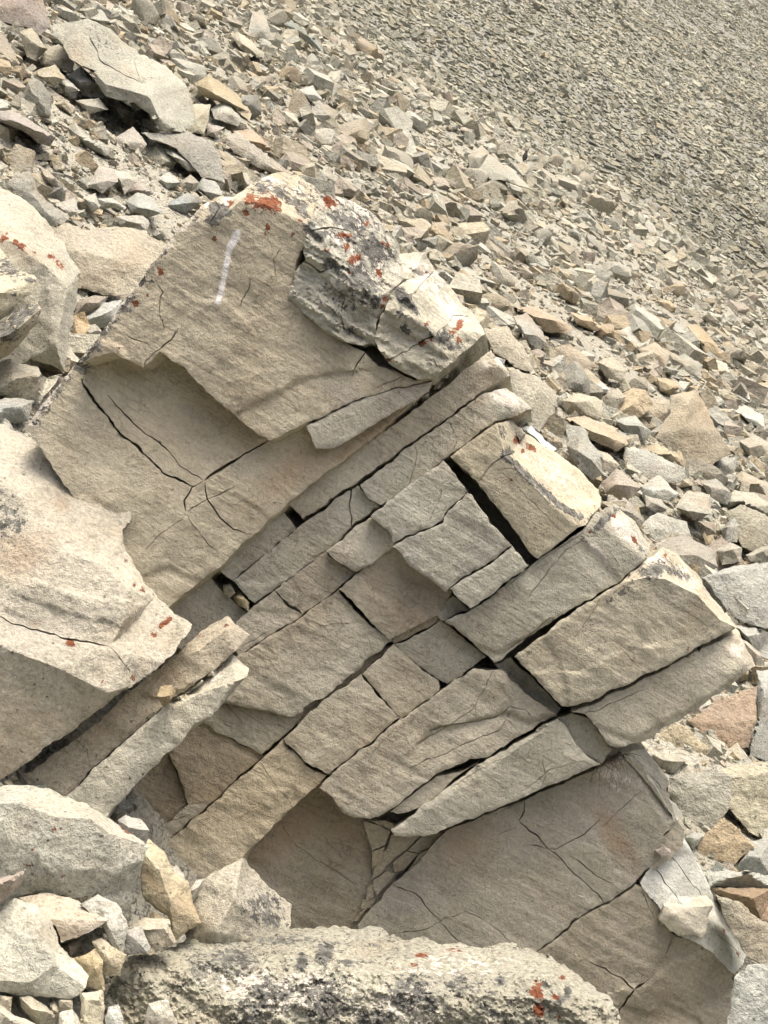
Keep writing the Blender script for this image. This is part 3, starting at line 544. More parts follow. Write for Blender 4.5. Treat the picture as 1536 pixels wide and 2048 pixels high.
# ------------------------------------------------------------------ boulders and single rocks, each its own thing
TRACED = []; NEAR = []          # outlines already taken by single rocks, so that loose stones keep off them
def lean_depth(Yb, lean):
    def f(px, py):
        Yg = np.clip(groundY(px, py), Yb * 0.8, Yb * 1.7); return Yb + lean * (Yg - Yb)
    return f
def rock(name, label, outline, inner=None, tint=(0.47, 0.40, 0.31), Yb=None, lean=0.12, cat='rock', material=None, group=None, spots=(), seed=None, thick=None, **k):
    ol = P(outline); xs = np.array([p[0] for p in ol]); ys = np.array([p[1] for p in ol])
    seed = seed if seed is not None else int(xs[0] * 3 + ys[0] * 7) % 997
    wd, ht = np.ptp(xs), np.ptp(ys); size = math.sqrt(wd * ht)
    if Yb is None: Yb = float(groundY(np.array([xs.mean()]), np.array([ys.max()]))[0]) * 0.985
    if inner is None:
        rg = np.random.default_rng(seed)
        iL, iR = int(xs.argmin()), int(xs.argmax()); cy = ys.mean()
        L, R = ol[iL], ol[iR]; top = ys.min(); ridge = [list(L)]
        for t in (0.33, 0.68):
            x = L[0] + (R[0] - L[0]) * t; y = 0.5 * (L[1] + (R[1] - L[1]) * t) + 0.5 * (cy + 0.03 * ht) + rg.uniform(-.12, .12) * ht
            ridge.append([x, y, rg.uniform(0.4, 0.7) * size])
        ridge.append(list(R))
        for p in ol:
            p[2] += (0.30 if p[1] > cy else -0.45) * ht * rg.uniform(0.4, 1.2)
        pts = np.array([[q[0], q[1]] for q in ridge[1:3]]); ok = inside(pts, ol)
        ridge = [ridge[0]] + [q for q, g in zip(ridge[1:3], ok) if g] + [ridge[3]]
        ridge[0][2] = L[2]; ridge[-1][2] = R[2]
        if ok.all():
            xx = ridge[1]; inner = [ridge, [[xx[0], xx[1], xx[2]], list(ol[int(np.argmin(np.hypot(xs - xx[0] - 4, ys - ys.max() - 30)))])]]
        else: inner = [ridge]
    TRACED.append([(p[0], p[1]) for p in ol]); NEAR.append((xs.mean(), ys.mean(), label))
    k.setdefault('spacing', float(np.clip(size / 16, 3.6, 6))); k.setdefault('rough', min(2.6, 0.022 * size + .6)); k.setdefault('relief', min(3.6, 0.03 * size))
    k.setdefault('rnd', min(5, 0.05 * size)); k.setdefault('reliefscale', max(16, min(60, size * .4)))
    if material is None: tint = tuple(0.86 * q for q in tint)
    o = stone_shell(name, ol, inner, depth=lean_depth(Yb, lean), thick=thick or size * 0.75, back=((xs.mean() - 768) / FPX, 1, (1024 - ys.mean()) / FPX - 0.05), shrink=0.7, inset=0.3, tint=tint, spots=spots,
                    material=material or M_SCR, seed=seed, **k)
    return tag(o, label, cat, group)

# --- left foreground
rock('boulder', 'large pale boulder at the left edge with a sunlit shoulder and orange-red lichen streaks',
     '-60,800,-190 0,845,-172 50,868,-165 100,897,-160 170,945,-150 215,975,-145 250,984,-138 266,1005,-126 262,1035,-116 245,1060,-106 255,1100,-98 270,1130,-92 292,1165,-90 312,1192,-80 350,1225,-70 386,1250,-60 374,1270,-20 325,1325,-6 265,1370,-4 190,1425,-8 110,1485,-14 40,1535,-20 -60,1600,-30',
     '-60,960,-60 0,960,-60 42,988,-50 62,1050,-25 58,1085,-6 0,1128,-10 -60,1140,-10|58,1085,-6 150,1110,0 210,1135,-6 258,1180,-14 250,1240,0 222,1290,10 130,1272,26 0,1226,30 -60,1215,30|222,1290,10 258,1258,-30 312,1192,-80|222,1290,10 262,1310,2 265,1370,-4|-60,1285,92 0,1292,90 120,1338,70 216,1386,30 265,1370,-4',
     Yb=5.55, lean=0.1, cat='boulder', material=M_BLD, tint=(.50, .43, .345), thick=330, relief=3.2, rough=4, spacing=5, reliefscale=80,
     steps=[('10,1145 100,1172 200,1195 250,1200', 7, 34), ('60,1195 140,1228 215,1245', -6, 30), ('100,930 160,985 230,1010', 8, 30)],
     cracks=[('0,1232 60,1260 130,1275 190,1290 222,1292', 4, 16), ('222,1292 250,1330 268,1350', 3, 12)],
     spots=[(330, 1245, 20, 'o', 1, 7, -42), (308, 1270, 8, 'o', .9), (284, 1178, 8, 'o', .9), (268, 1170, 6, 'o', .8), (253, 1122, 5, 'o', .8), (141, 1287, 10, 'o', 1), (265, 1355, 7, 'o', .8), (205, 1362, 4, 'o', .7),
            (15, 1040, 46, 'd', .5, 60), (10, 1000, 30, 'd', .4), (40, 1115, 60, 's', .35, 40), (125, 1010, 14, 's', .55), (70, 1250, 8, 's', .6)])
rock('rock_slab', 'jointed light brown slab jutting right from under the large left boulder',
     '-30,1600 20,1570 120,1500 200,1440 262,1380,-10 330,1325,-20 407,1259,-40 455,1232,-60 500,1270,-50 470,1304,-10 400,1360 329,1411 200,1522 130,1592 40,1640',
     '455,1232,-60 452,1260,-4 470,1304,-10|330,1325,-20 400,1300,4 452,1260,-4', Yb=5.72, lean=0.05, cat='rock', material=M_BLD, tint=(.455, .375, .285), thick=200, relief=2.4,
     steps=[('270,1390 330,1395 400,1365', -10, 40), ('200,1440 240,1470 280,1450', -6, 40)], spots=[(452, 1252, 12, 'o', .7, 4, 20), (400, 1270, 12, 'o', .7, 5, -40), (330, 1360, 40, 's', .4)], cracks=[('180,1530 175,1500 150,1480', 1.5, 5)])
rock('rock_slab', 'pale broken slab with a white sunlit upper face, lowest of the slabs at left',
     '60,1650 130,1594 200,1526 329,1413 400,1364 462,1306,-100 498,1334,-90 495,1353,-30 434,1420,-4 391,1450 368,1481 337,1506 278,1564 225,1620 190,1680 90,1690',
     '462,1306,-100 440,1330,-96 395,1376,-70 329,1413|495,1353,-30 470,1362,0 395,1389,2 329,1432,4 278,1468,4 247,1495,4 251,1540,8 225,1620|329,1413 329,1432,4',
     Yb=5.62, lean=0.05, cat='rock', material=M_BLD, tint=(.50, .44, .35), thick=200, relief=2.4, spots=[(430, 1345, 50, 'w', .55, 14, -40), (300, 1450, 30, 'o', .3, 4, -38)])
rock('rock_chip', 'small brown stone chip wedged on the jointed slab below the large left boulder', '314,1392 322,1372 345,1368 352,1385 342,1405 326,1412', None, Yb=5.6, lean=0, tint=(.36, .27, .17), material=M_BLD, thick=30)
rock('boulder', 'rounded grey granular boulder in the lower left with a cream sunlit top',
     '-40,1572,-120 0,1573,-120 55,1570,-130 94,1578,-130 118,1589,-125 184,1612,-110 220,1636,-100 270,1671,-70 298,1692,-30 286,1721,-20 268,1780,-40 250,1840,-50 225,1830,-20 199,1789,-4 156,1797 98,1785 51,1790 -40,1830',
     '-40,1606,-4 0,1606,-4 39,1606,0 109,1634,10 180,1637,10 220,1668,8 298,1692,-30|220,1668,8 235,1740,10 199,1789,-4|235,1740,10 298,1692,-30|39,1606,0 60,1700,24 100,1740,22 235,1740,10', Yb=5.05, lean=0.05, cat='boulder', material=M_GRA, tint=(.455, .415, .345), thick=200, relief=3, rough=3,
     spots=[(250, 1660, 26, 'o', .8, 5, 38), (202, 1672, 8, 'd', .9, 5), (158, 1673, 8, 'd', .7), (64, 1700, 6, 'o', .7), (110, 1657, 5, 'o', .7), (180, 1700, 4, 'o', .7), (120, 1750, 12, 'o', .45), (60, 1730, 10, 'o', .45), (30, 1720, 8, 'o', .4), (150, 1610, 40, 's', .3, 10, 20)])
rock('rock', 'leaning yellow-brown rock with rusty streaks between the grey boulder and the pyramid rock', '283,1700 298,1676,-30 324,1702,-40 346,1738,-40 376,1762,-30 385,1800,-20 400,1842 348,1884 334,1830 283,1788', '298,1676,-30 318,1740,10 340,1800,16 348,1884', Yb=5.25, lean=.1, tint=(.52, .43, .30), material=M_BLD, spots=[(300, 1760, 30, 's', .6, 14, 60), (325, 1785, 9, 'o', .5), (375, 1820, 40, 's', .6)])
rock('rock', 'smooth grey rock knob tucked behind the grey granular boulder', '236,1640 250,1630 283,1640 299,1660 292,1690 250,1690', None, Yb=5.5, lean=.1, tint=(.46, .42, .37), material=M_BLD)
rock('rock', 'small pinkish flake standing against the slab behind the pyramid rock', '340,1735 352,1728 368,1748 372,1768 350,1770', None, Yb=5.45, lean=.1, tint=(.48, .42, .36), material=M_BLD)
rock('rock', 'small pale flake leaning at the foot of the pyramid rock', '372,1790 390,1760 408,1756 405,1775 382,1810', None, Yb=5.4, lean=.1, tint=(.52, .46, .39), material=M_BLD)
rock('rock', 'pyramid-shaped rock with black speckled right face in front of the outcrop foot', '362,1840 378,1800 406,1757 446,1733,-6 485,1717,-14 510,1745,-60 537,1773,-80 584,1812,-90 578,1862,-60 560,1900,-30 430,1905,30 372,1885,10', '485,1717,-14 470,1800,44 432,1862,60 430,1905,30', Yb=5.42, lean=.1, tint=(.47, .405, .32), material=M_BLD, spots=[(530, 1810, 46, 'd', .56, 40), (540, 1840, 40, 'd', .6, 20)], thick=90)
FLs = [(1075, 1985, 14, 'o', 1, 24, 0), (1078, 2020, 14, 'o', 1), (1112, 1995, 8, 'o', .9), (1125, 1955, 7, 'o', .9), (1118, 2035, 6, 'o', .9), (845, 1910, 22, 'o', .75, 7), (830, 1930, 20, 'o', .6, 6), (735, 1905, 14, 'o', .55, 5), (790, 1938, 12, 'o', .6, 5), (905, 1900, 30, 'o', .5, 8), (1085, 2060, 20, 'o', .8),
       (650, 1905, 20, 'd', .95, 26, 10), (605, 1925, 12, 'd', .9, 22, 0), (470, 1920, 70, 'd', .62, 40), (560, 1880, 80, 'd', .55, 16), (700, 1925, 60, 'd', .58, 12), (650, 2000, 70, 'd', .66, 60), (540, 1990, 60, 'd', .66, 40), (500, 2030, 50, 'd', .6), (820, 1990, 60, 'd', .62, 50), (860, 2010, 18, 'd', .9), (750, 2040, 80, 'd', .6, 30), (1120, 2000, 12, 'd', .95), (1135, 1985, 8, 'd', .9, 16), (1090, 1970, 9, 'd', .9), (920, 1970, 40, 'd', .6, 30), (980, 2020, 30, 'd', .55), (400, 1930, 40, 'd', .5), (1000, 1960, 12, 'd', .8),
       (600, 1985, 120, 'w', .45, 60), (480, 1960, 90, 'w', .42, 50), (800, 2010, 120, 'w', .4, 50), (900, 1930, 200, 'w', .28, 40), (700, 1895, 450, 'd', .30, 50), (1000, 1960, 220, 'd', .28, 70), (330, 1960, 120, 'd', .22, 60)]
rock('boulder', 'wide rugged foreground boulder crusted with black, white and orange lichen along the bottom edge',
     '200,2010,-40 208,1990,-60 222,1962,-70 256,1914,-120 300,1905,-150 340,1897,-190 375,1874,-240 430,1866,-270 488,1863,-290 560,1860,-300 640,1858,-300 703,1857,-310 781,1866,-310 830,1876,-300 875,1887,-290 930,1886,-290 969,1894,-280 1008,1885,-280 1039,1902,-260 1100,1917,-230 1132,1930,-200 1170,1960,-150 1217,1995,-90 1236,2020,-60 1240,2100,-20 1000,2140,40 600,2140,40 250,2130,20',
     '222,1962,-70 300,1960,-30 350,1935,-70 420,1925,-90 520,1935,-90 620,1925,-100 660,1935,-90 700,1945,-60 860,1948,-50 1000,1960,-50 1100,1955,-70 1170,1960,-150|300,1960,-30 330,2040,10 420,2010,0 560,2010,10 640,1985,0 750,1985,10 860,1985,10 980,1990,16 1120,2000,10', Yb=5.0, lean=.05, cat='boulder', material=M_GRA, tint=(.375, .335, .265), thick=260, relief=9, facet=2.5, crust=5, rough=6, spacing=4, reliefscale=42, rnd=8, spots=FLs,
     steps=[('600,1900 650,1910 665,1950 640,1960', 16, 26), ('560,2000 620,1960 700,1975 760,1990', -12, 30), ('860,1960 880,2010 895,2060', 10, 30)])
LF = [('flat-faced white-grey block at the left edge below the granular boulder', '-30,1815,-60 0,1812,-70 32,1796,-80 75,1811,-80 106,1846,-70 118,1889,-50 150,1925,-40 178,1953,-14 172,1976,10 145,1997,16 78,1993,16 0,1985,20 -30,1985,20', '75,1811,-80 80,1850,-14 118,1889,-50|80,1850,-14 110,1930,20 172,1976,10|-30,1960,30 60,1965,34 110,1930,20', (.49, .445, .365), 4.75),
      ('flat slab with pale pinkish top and dark front edge beside the granular boulder', '40,1795,-70 98,1783,-80 155,1801,-60 180,1822,-40 216,1840,-10 200,1855,0 125,1884,10 112,1852,10 82,1822,-10', '82,1822,-10 100,1838,6 150,1842,10 216,1840,-10', (.50, .41, .32), 4.9),
      ('angular pale rock between two flat slabs under the granular boulder', '162,1808 196,1788,-20 234,1808,-20 257,1855,-6 243,1906 220,1890 200,1850', '196,1788,-20 214,1850,14 243,1906', (.50, .45, .38), 4.95),
      ('smooth grey rock left of the lichen boulder shoulder', '246,1862 282,1850,-14 302,1893,-6 296,1907 252,1911', '282,1850,-14 272,1880,12 296,1907', (.42, .38, .33), 5.0),
      ('brown rock with speckled top at the base of the yellow-brown leaning rock', '255,1856,-10 290,1835,-20 336,1839,-20 350,1886,0 322,1902 302,1893 288,1862', '255,1856,-10 288,1860,10 330,1858,10 336,1839,-20', (.46, .38, .29), 5.1),
      ('golden brown rock in the gap left of the lichen boulder', '143,1918 188,1897,-10 208,1921,-6 208,1982 176,1970 160,1945', '188,1897,-10 190,1935,12 208,1982', (.48, .37, .23), 4.9),
      ('narrow yellow-grey rock leaning on the lichen boulder shoulder', '184,1882 203,1877,-6 250,1910,-6 240,1952 214,1953 200,1925', '203,1877,-6 215,1915,12 214,1953', (.49, .40, .28), 4.92),
      ('dark pinkish sliver of rock at the left edge below the boulder top', '-20,1760 22,1752,-6 52,1737,-12 40,1768 22,1790 -20,1822', None, (.44, .36, .31), 4.85),
      ('upright blocky cream stone at the bottom left', '160,1984 204,1979,-6 209,2012 207,2090 164,2090', '160,1984 172,2000,10 168,2050,12 164,2090|172,2000,10 198,2000,10 204,1979,-6', (.53, .45, .33), 4.68),
      ('white pointed stone standing beside the upright cream stone', '213,2030 217,2013 236,2006,-6 246,2035 252,2090 210,2090', '236,2006,-6 228,2040,10 230,2090', (.56, .53, .47), 4.68),
      ('slanting grey-brown stick-shaped stone under the white-grey block', '38,1993 60,1990,-6 88,2010,-6 116,2034 110,2060 84,2056 42,2012', None, (.47, .40, .31), 4.68),
      ('small square tan stone in the bottom left row', '116,1998 146,1999 146,2024 118,2022', None, (.50, .43, .33), 4.72),
      ('wedge-shaped cream stone in the bottom left row', '118,2024 146,2018 166,2052 166,2090 116,2090', None, (.52, .46, .37), 4.6),
      ('pale flat stone in the bottom left corner', '-30,2005 0,2010 24,2026 60,2040 96,2062 90,2100 -30,2100', None, (.52, .46, .37), 4.55),
      ('short tan stone beneath the white-grey block at the left edge', '0,1990 24,1994 22,2022 0,2020', None, (.48, .40, .31), 4.7),
      ('thin upright tan stone between bottom left stones', '96,2005 112,1999 120,2030 108,2040', None, (.50, .42, .31), 4.74),
      ('brown stone showing in the dark gap under the flat slab', '122,1888 160,1875 168,1890 140,1918', None, (.42, .34, .26), 5.0),
      ('pale chipped stone resting low on the lichen boulder front', '288,2060 296,2006,-6 336,1999,-8 356,2050 350,2100 290,2100', '296,2006,-6 312,2030,10 310,2100', (.54, .49, .41), 4.78)]
for lb, ol, inn, tn, yb in LF: rock('rock', lb, ol, inn, tint=tn, Yb=yb, lean=.1, material=M_BLD)
# --- upper left
rock('boulder', 'grey boulder at the left edge with a row of orange lichen spots', '-40,365,-80 0,376,-80 44,394,-80 94,445,-60 130,491,-45 160,542,-20 152,600,-6 128,745 108,732 60,720 -40,760', '-40,470,60 20,480,60 90,530,40 160,542,-20|160,542,-20 136,575,36 112,690,40 108,732|90,530,40 136,575,36', tint=(.45, .40, .32), cat='boulder', material=M_BLD, spots=[(8, 478, 9, 'o', .9), (32, 485, 9, 'o', .9), (44, 493, 9, 'o', .95), (15, 468, 5, 'o', .8), (118, 528, 14, 'o', .95, 6, 50), (102, 512, 8, 'o', .9), (68, 505, 6, 'o', .7), (150, 560, 8, 'd', .3)])
rock('rock', 'speckled slab with black lichen on its upper face at the left edge', '-40,470,-150 0,494,-140 28,530,-80 73,558,-10 64,585,-10 0,634,-30 -40,660,-30', '-40,590,8 0,585,8 73,558,-10', tint=(.50, .43, .32), Yb=7.9, material=M_BLD, spots=[(20, 535, 40, 'd', .66, 24, 20), (60, 560, 16, 'd', .75, 6, 10), (28, 590, 7, 'd', 1, 4)], cat='rock')
rock('rock', 'rock with tan underside and black lichen face just below the speckled slab at left', '-40,648,-60 0,640,-60 40,615,-40 72,600,-24 83,617,-6 78,642,-20 24,706,-60 -40,745,-60', '-40,690,10 20,668,10 83,617,-6', tint=(.44, .36, .25), Yb=7.8, material=M_BLD, spots=[(40, 630, 44, 'd', .8, 22, -30), (10, 660, 30, 'd', .8)], cat='rock')
UL = [('broad tan boulder with grey lichen speckle directly left of the outcrop crest', '104,457 134,447,-40 172,460,-50 234,452,-60 290,464,-50 338,491,-40 320,540,-10 274,572,0 250,602,0 218,590 156,575 128,500', '134,447,-40 150,500,10 230,520,14 320,540,-10', (.52, .44, .34)),
      ('long grey-brown rock leaning down right above the left boulders', '16,370 36,347,-10 60,342,-14 80,390,-14 138,436,-6 128,450 100,452 78,433 46,401', '60,342,-14 56,380,10 100,432,10 138,436,-6', (.44, .40, .34)),
      ('small orange-tan rock in the hollow left of the outcrop', '146,630 168,624 181,652 166,690 140,696', None, (.52, .38, .24)),
      ('dark brown rock in the hollow behind the thin slab edge', '150,606 190,590 216,592 205,618 172,632 150,628', None, (.38, .31, .25)),
      ('small white rock beside the outcrop left edge', '170,640 205,605 245,600 236,640 190,660', None, (.52, .49, .44)),
      ('chunky cream rock low in the left hollow', '-20,735 20,718 75,733 92,757 126,748 80,806 40,797 -20,788', None, (.53, .47, .38)),
      ('grey flat rock tucked under the outcrop left corner', '-20,802 30,795 70,800 58,842 20,845 -20,840', None, (.44, .42, .38)),
      ('grey pebble-like rock next to the orange-tan rock', '166,655 190,648 206,664 186,682 168,680', None, (.47, .44, .38)),
      ('triangular pale rock above the broad tan boulder', '165,395 190,385 200,415 185,425', None, (.54, .49, .41)),
      ('flat white-topped rock left of the outcrop crest', '192,396 225,395 252,415 248,420 205,415', None, (.56, .52, .45)),
      ('rounded grey rock just behind the outcrop crest', '250,400 275,385 310,395 325,425 300,435 262,425', None, (.46, .44, .39)),
      ('blue-grey rock beside the crest shoulder of the outcrop', '330,410 370,385 398,390 404,405 372,425 345,425', None, (.42, .42, .40)),
      ('low blocky rock above the broad tan boulder', '232,432 285,430 300,445 292,462 240,452', None, (.48, .43, .36)),
      ('sunlit pale rock right of the long leaning rock', '110,405 150,395 158,425 130,440', None, (.48, .43, .37)),
      ('big bright boulder with a shaded brown right face in the upper left', '97,52 130,45 172,37,-30 220,58,-40 282,109,-50 333,133,-50 371,170,-40 387,203,-20 386,247,30 360,267,50 324,263,60 301,228,50 270,204,50 211,196,40 190,165,0 184,138,0 138,118,0 128,92,0', '184,138,0 212,168,60 297,193,80 371,170,-20|297,193,80 301,228,50|297,193,80 318,235,80 324,263,60', (.52, .475, .39)),
      ('dark mauve rock in the top left corner', '-30,-20 82,-20 94,30 99,58 78,71 50,55 -30,40', '-30,10,10 40,15,14 99,58,0', (.40, .33, .29)),
      ('dark tan rock at the left edge under the mauve rock', '-20,70 0,66 28,100 40,130 16,137 -20,135', None, (.45, .37, .28)),
      ('leaning tan rock right of the dark tan edge rock', '38,62 62,54 97,98 72,122 54,113', None, (.49, .42, .32)),
      ('blocky tan rock with a shaded right end', '74,130 94,95 118,88 149,116 145,146 124,138', '94,95,0 122,118,10 124,138,0|122,118,10 149,116,0', (.51, .44, .35)),
      ('long flat pale rock along the top edge left of centre', '130,42 134,20 204,19 224,43 207,52 172,36', None, (.50, .46, .39)),
      ('grey flat rock on top of the bright boulder', '98,72 118,58 153,74 134,91 102,85', None, (.44, .41, .36)),
      ('dark curved slab standing behind the outcrop crest', '280,266,-6 336,267,-10 376,265,-14 422,281,-14 442,313,-10 448,364 402,353 352,298 312,283', '336,267,-10 400,300,6 448,364', (.43, .39, .335)),
      ('pale leaf-shaped slab leaning on the dark curved slab', '315,290 352,285 384,313 401,345 375,341 340,313', None, (.53, .49, .42)),
      ('long pale rock lying down slope left of the dark slab', '132,255 148,241 176,273 220,301 215,314 180,300 141,278', None, (.50, .46, .39)),
      ('rusty tan slab right of the bright boulder', '391,168 414,148 469,184 504,227 500,243 469,219 400,188', None, (.50, .40, .27)),
      ('yellow-grey block touching the bright boulder right end', '385,207 422,211 418,243 406,267 374,263', None, (.53, .48, .37)),
      ('triangular grey-tan rock below the rusty slab', '422,219 453,199 485,242 477,255 430,239', None, (.48, .44, .37)),
      ('small rounded mauve rock below the yellow-grey block', '413,248 449,254 434,274 412,270', None, (.44, .39, .35)),
      ('long ridge-like pale slab pointing at the outcrop crest', '448,274 477,265 539,312 584,348 548,349 508,329 468,306', '448,274 490,300,8 548,338,8 584,348', (.53, .46, .38)),
      ('reddish tan rock behind the ridge-like slab', '469,263 508,258 548,300 524,302', None, (.50, .37, .27)),
      ('white pointed rock in front of the bright boulder', '265,231 289,212 317,251 305,259', None, (.51, .47, .42)),
      ('small blocky grey rock left of the white pointed rock', '226,212 242,199 271,223 243,235', None, (.45, .41, .35)),
      ('broken pinkish block left of the dark curved slab', '229,274 266,254 294,290 273,310 238,298', None, (.48, .42, .36)),
      ('long low mauve-grey slab at the left edge', '-20,228 22,219 113,273 98,294 50,263 -20,240', None, (.45, .38, .33)),
      ('grey shadowed rock under the bright boulder left end', '134,150 160,130 208,180 205,198 170,190', None, (.44, .41, .36)),
      ('tan wedge rock left below the bright boulder', '64,145 110,128 132,160 110,175', None, (.51, .44, .33)),
      ('white chip near the tan wedge rock', '116,165 135,158 158,180 130,188', None, (.53, .50, .44)),
      ('blocky pale rock on the slope left of the dark curved slab', '150,200 195,196 215,220 178,228', None, (.50, .45, .37)),
      ('long tilted tan rock above the left boulders', '75,330 100,345 128,370 120,385 92,362', None, (.48, .40, .32)),
      ('large grey-pink rock left of the crest on the slope', '170,372 200,335 228,340 236,365 205,385', None, (.47, .41, .35)),
      ('pale pointed block left of the crest', '222,340 255,345 275,365 250,390 238,370', None, (.52, .47, .40)),
      ('mauve wedge rock left of the crest', '250,388 275,358 310,385 295,395', None, (.44, .38, .34)),
      ('light angular rock near the curved slab foot', '315,355 340,345 365,365 335,380', None, (.53, .49, .43)),
      ('brown-grey round rock at the curved slab foot', '356,365 380,348 400,365 385,385 362,380', None, (.42, .37, .31)),
      ('big pale faceted rock between curved slab and crest', '390,375 405,355 430,362 445,390 420,400', None, (.49, .46, .41)),
      ('grey upright rock in the upper slope centre left', '490,90 505,25 525,20 540,60 538,80 500,78', None, (.46, .43, .37)),
      ('tan plank-like rock at the upper centre', '462,70 475,62 530,105 525,118 480,95', None, (.50, .44, .34)),
      ('dark grey-green slab near the grey talus edge', '565,45 580,38 640,85 645,105 610,82', None, (.36, .36, .31)),
      ('white-faced block on the upper centre slope', '598,180 625,172 645,200 622,204 608,192', None, (.55, .52, .46)),
      ('brown rounded block on the upper centre slope', '620,222 650,208 676,222 668,240 648,247', None, (.46, .39, .30)),
      ('pale upright block on the upper centre slope', '640,170 660,142 682,140 680,178 655,176', None, (.48, .44, .36)),
      ('grey cube-like rock by the grey talus edge', '610,120 625,105 640,125 625,142 612,138', None, (.43, .40, .34)),
      ('large tilted slab beside the grey talus edge', '958,338 978,308 1018,335 1070,386 1008,360 984,360', '958,338 985,335,6 1030,368,6 1070,386', (.45, .41, .34)),
      ('tan faceted block above the tilted slab', '935,310 962,290 980,305 960,335 940,335', None, (.46, .41, .33)),
      ('brown block poking from the grey talus', '1152,352 1168,341 1185,352 1182,372 1160,362', None, (.36, .32, .26))]
for lb, ol, inn, tn in UL:
    k = dict(steps=[('150,60 200,110 260,130 330,150', 10, 30), ('190,140 240,160 300,160', -9, 26)], cracks=[('180,75 200,120 250,150 290,165', 3, 10), ('300,80 270,120 280,160', 2, 8)], relief=4, spots=[(200, 80, 60, 'd', .32, 30, 30), (150, 110, 30, 's', .4)]) if lb.startswith('big bright boulder') else {}
    rock('rock', lb, ol, inn, tint=tn, **k)
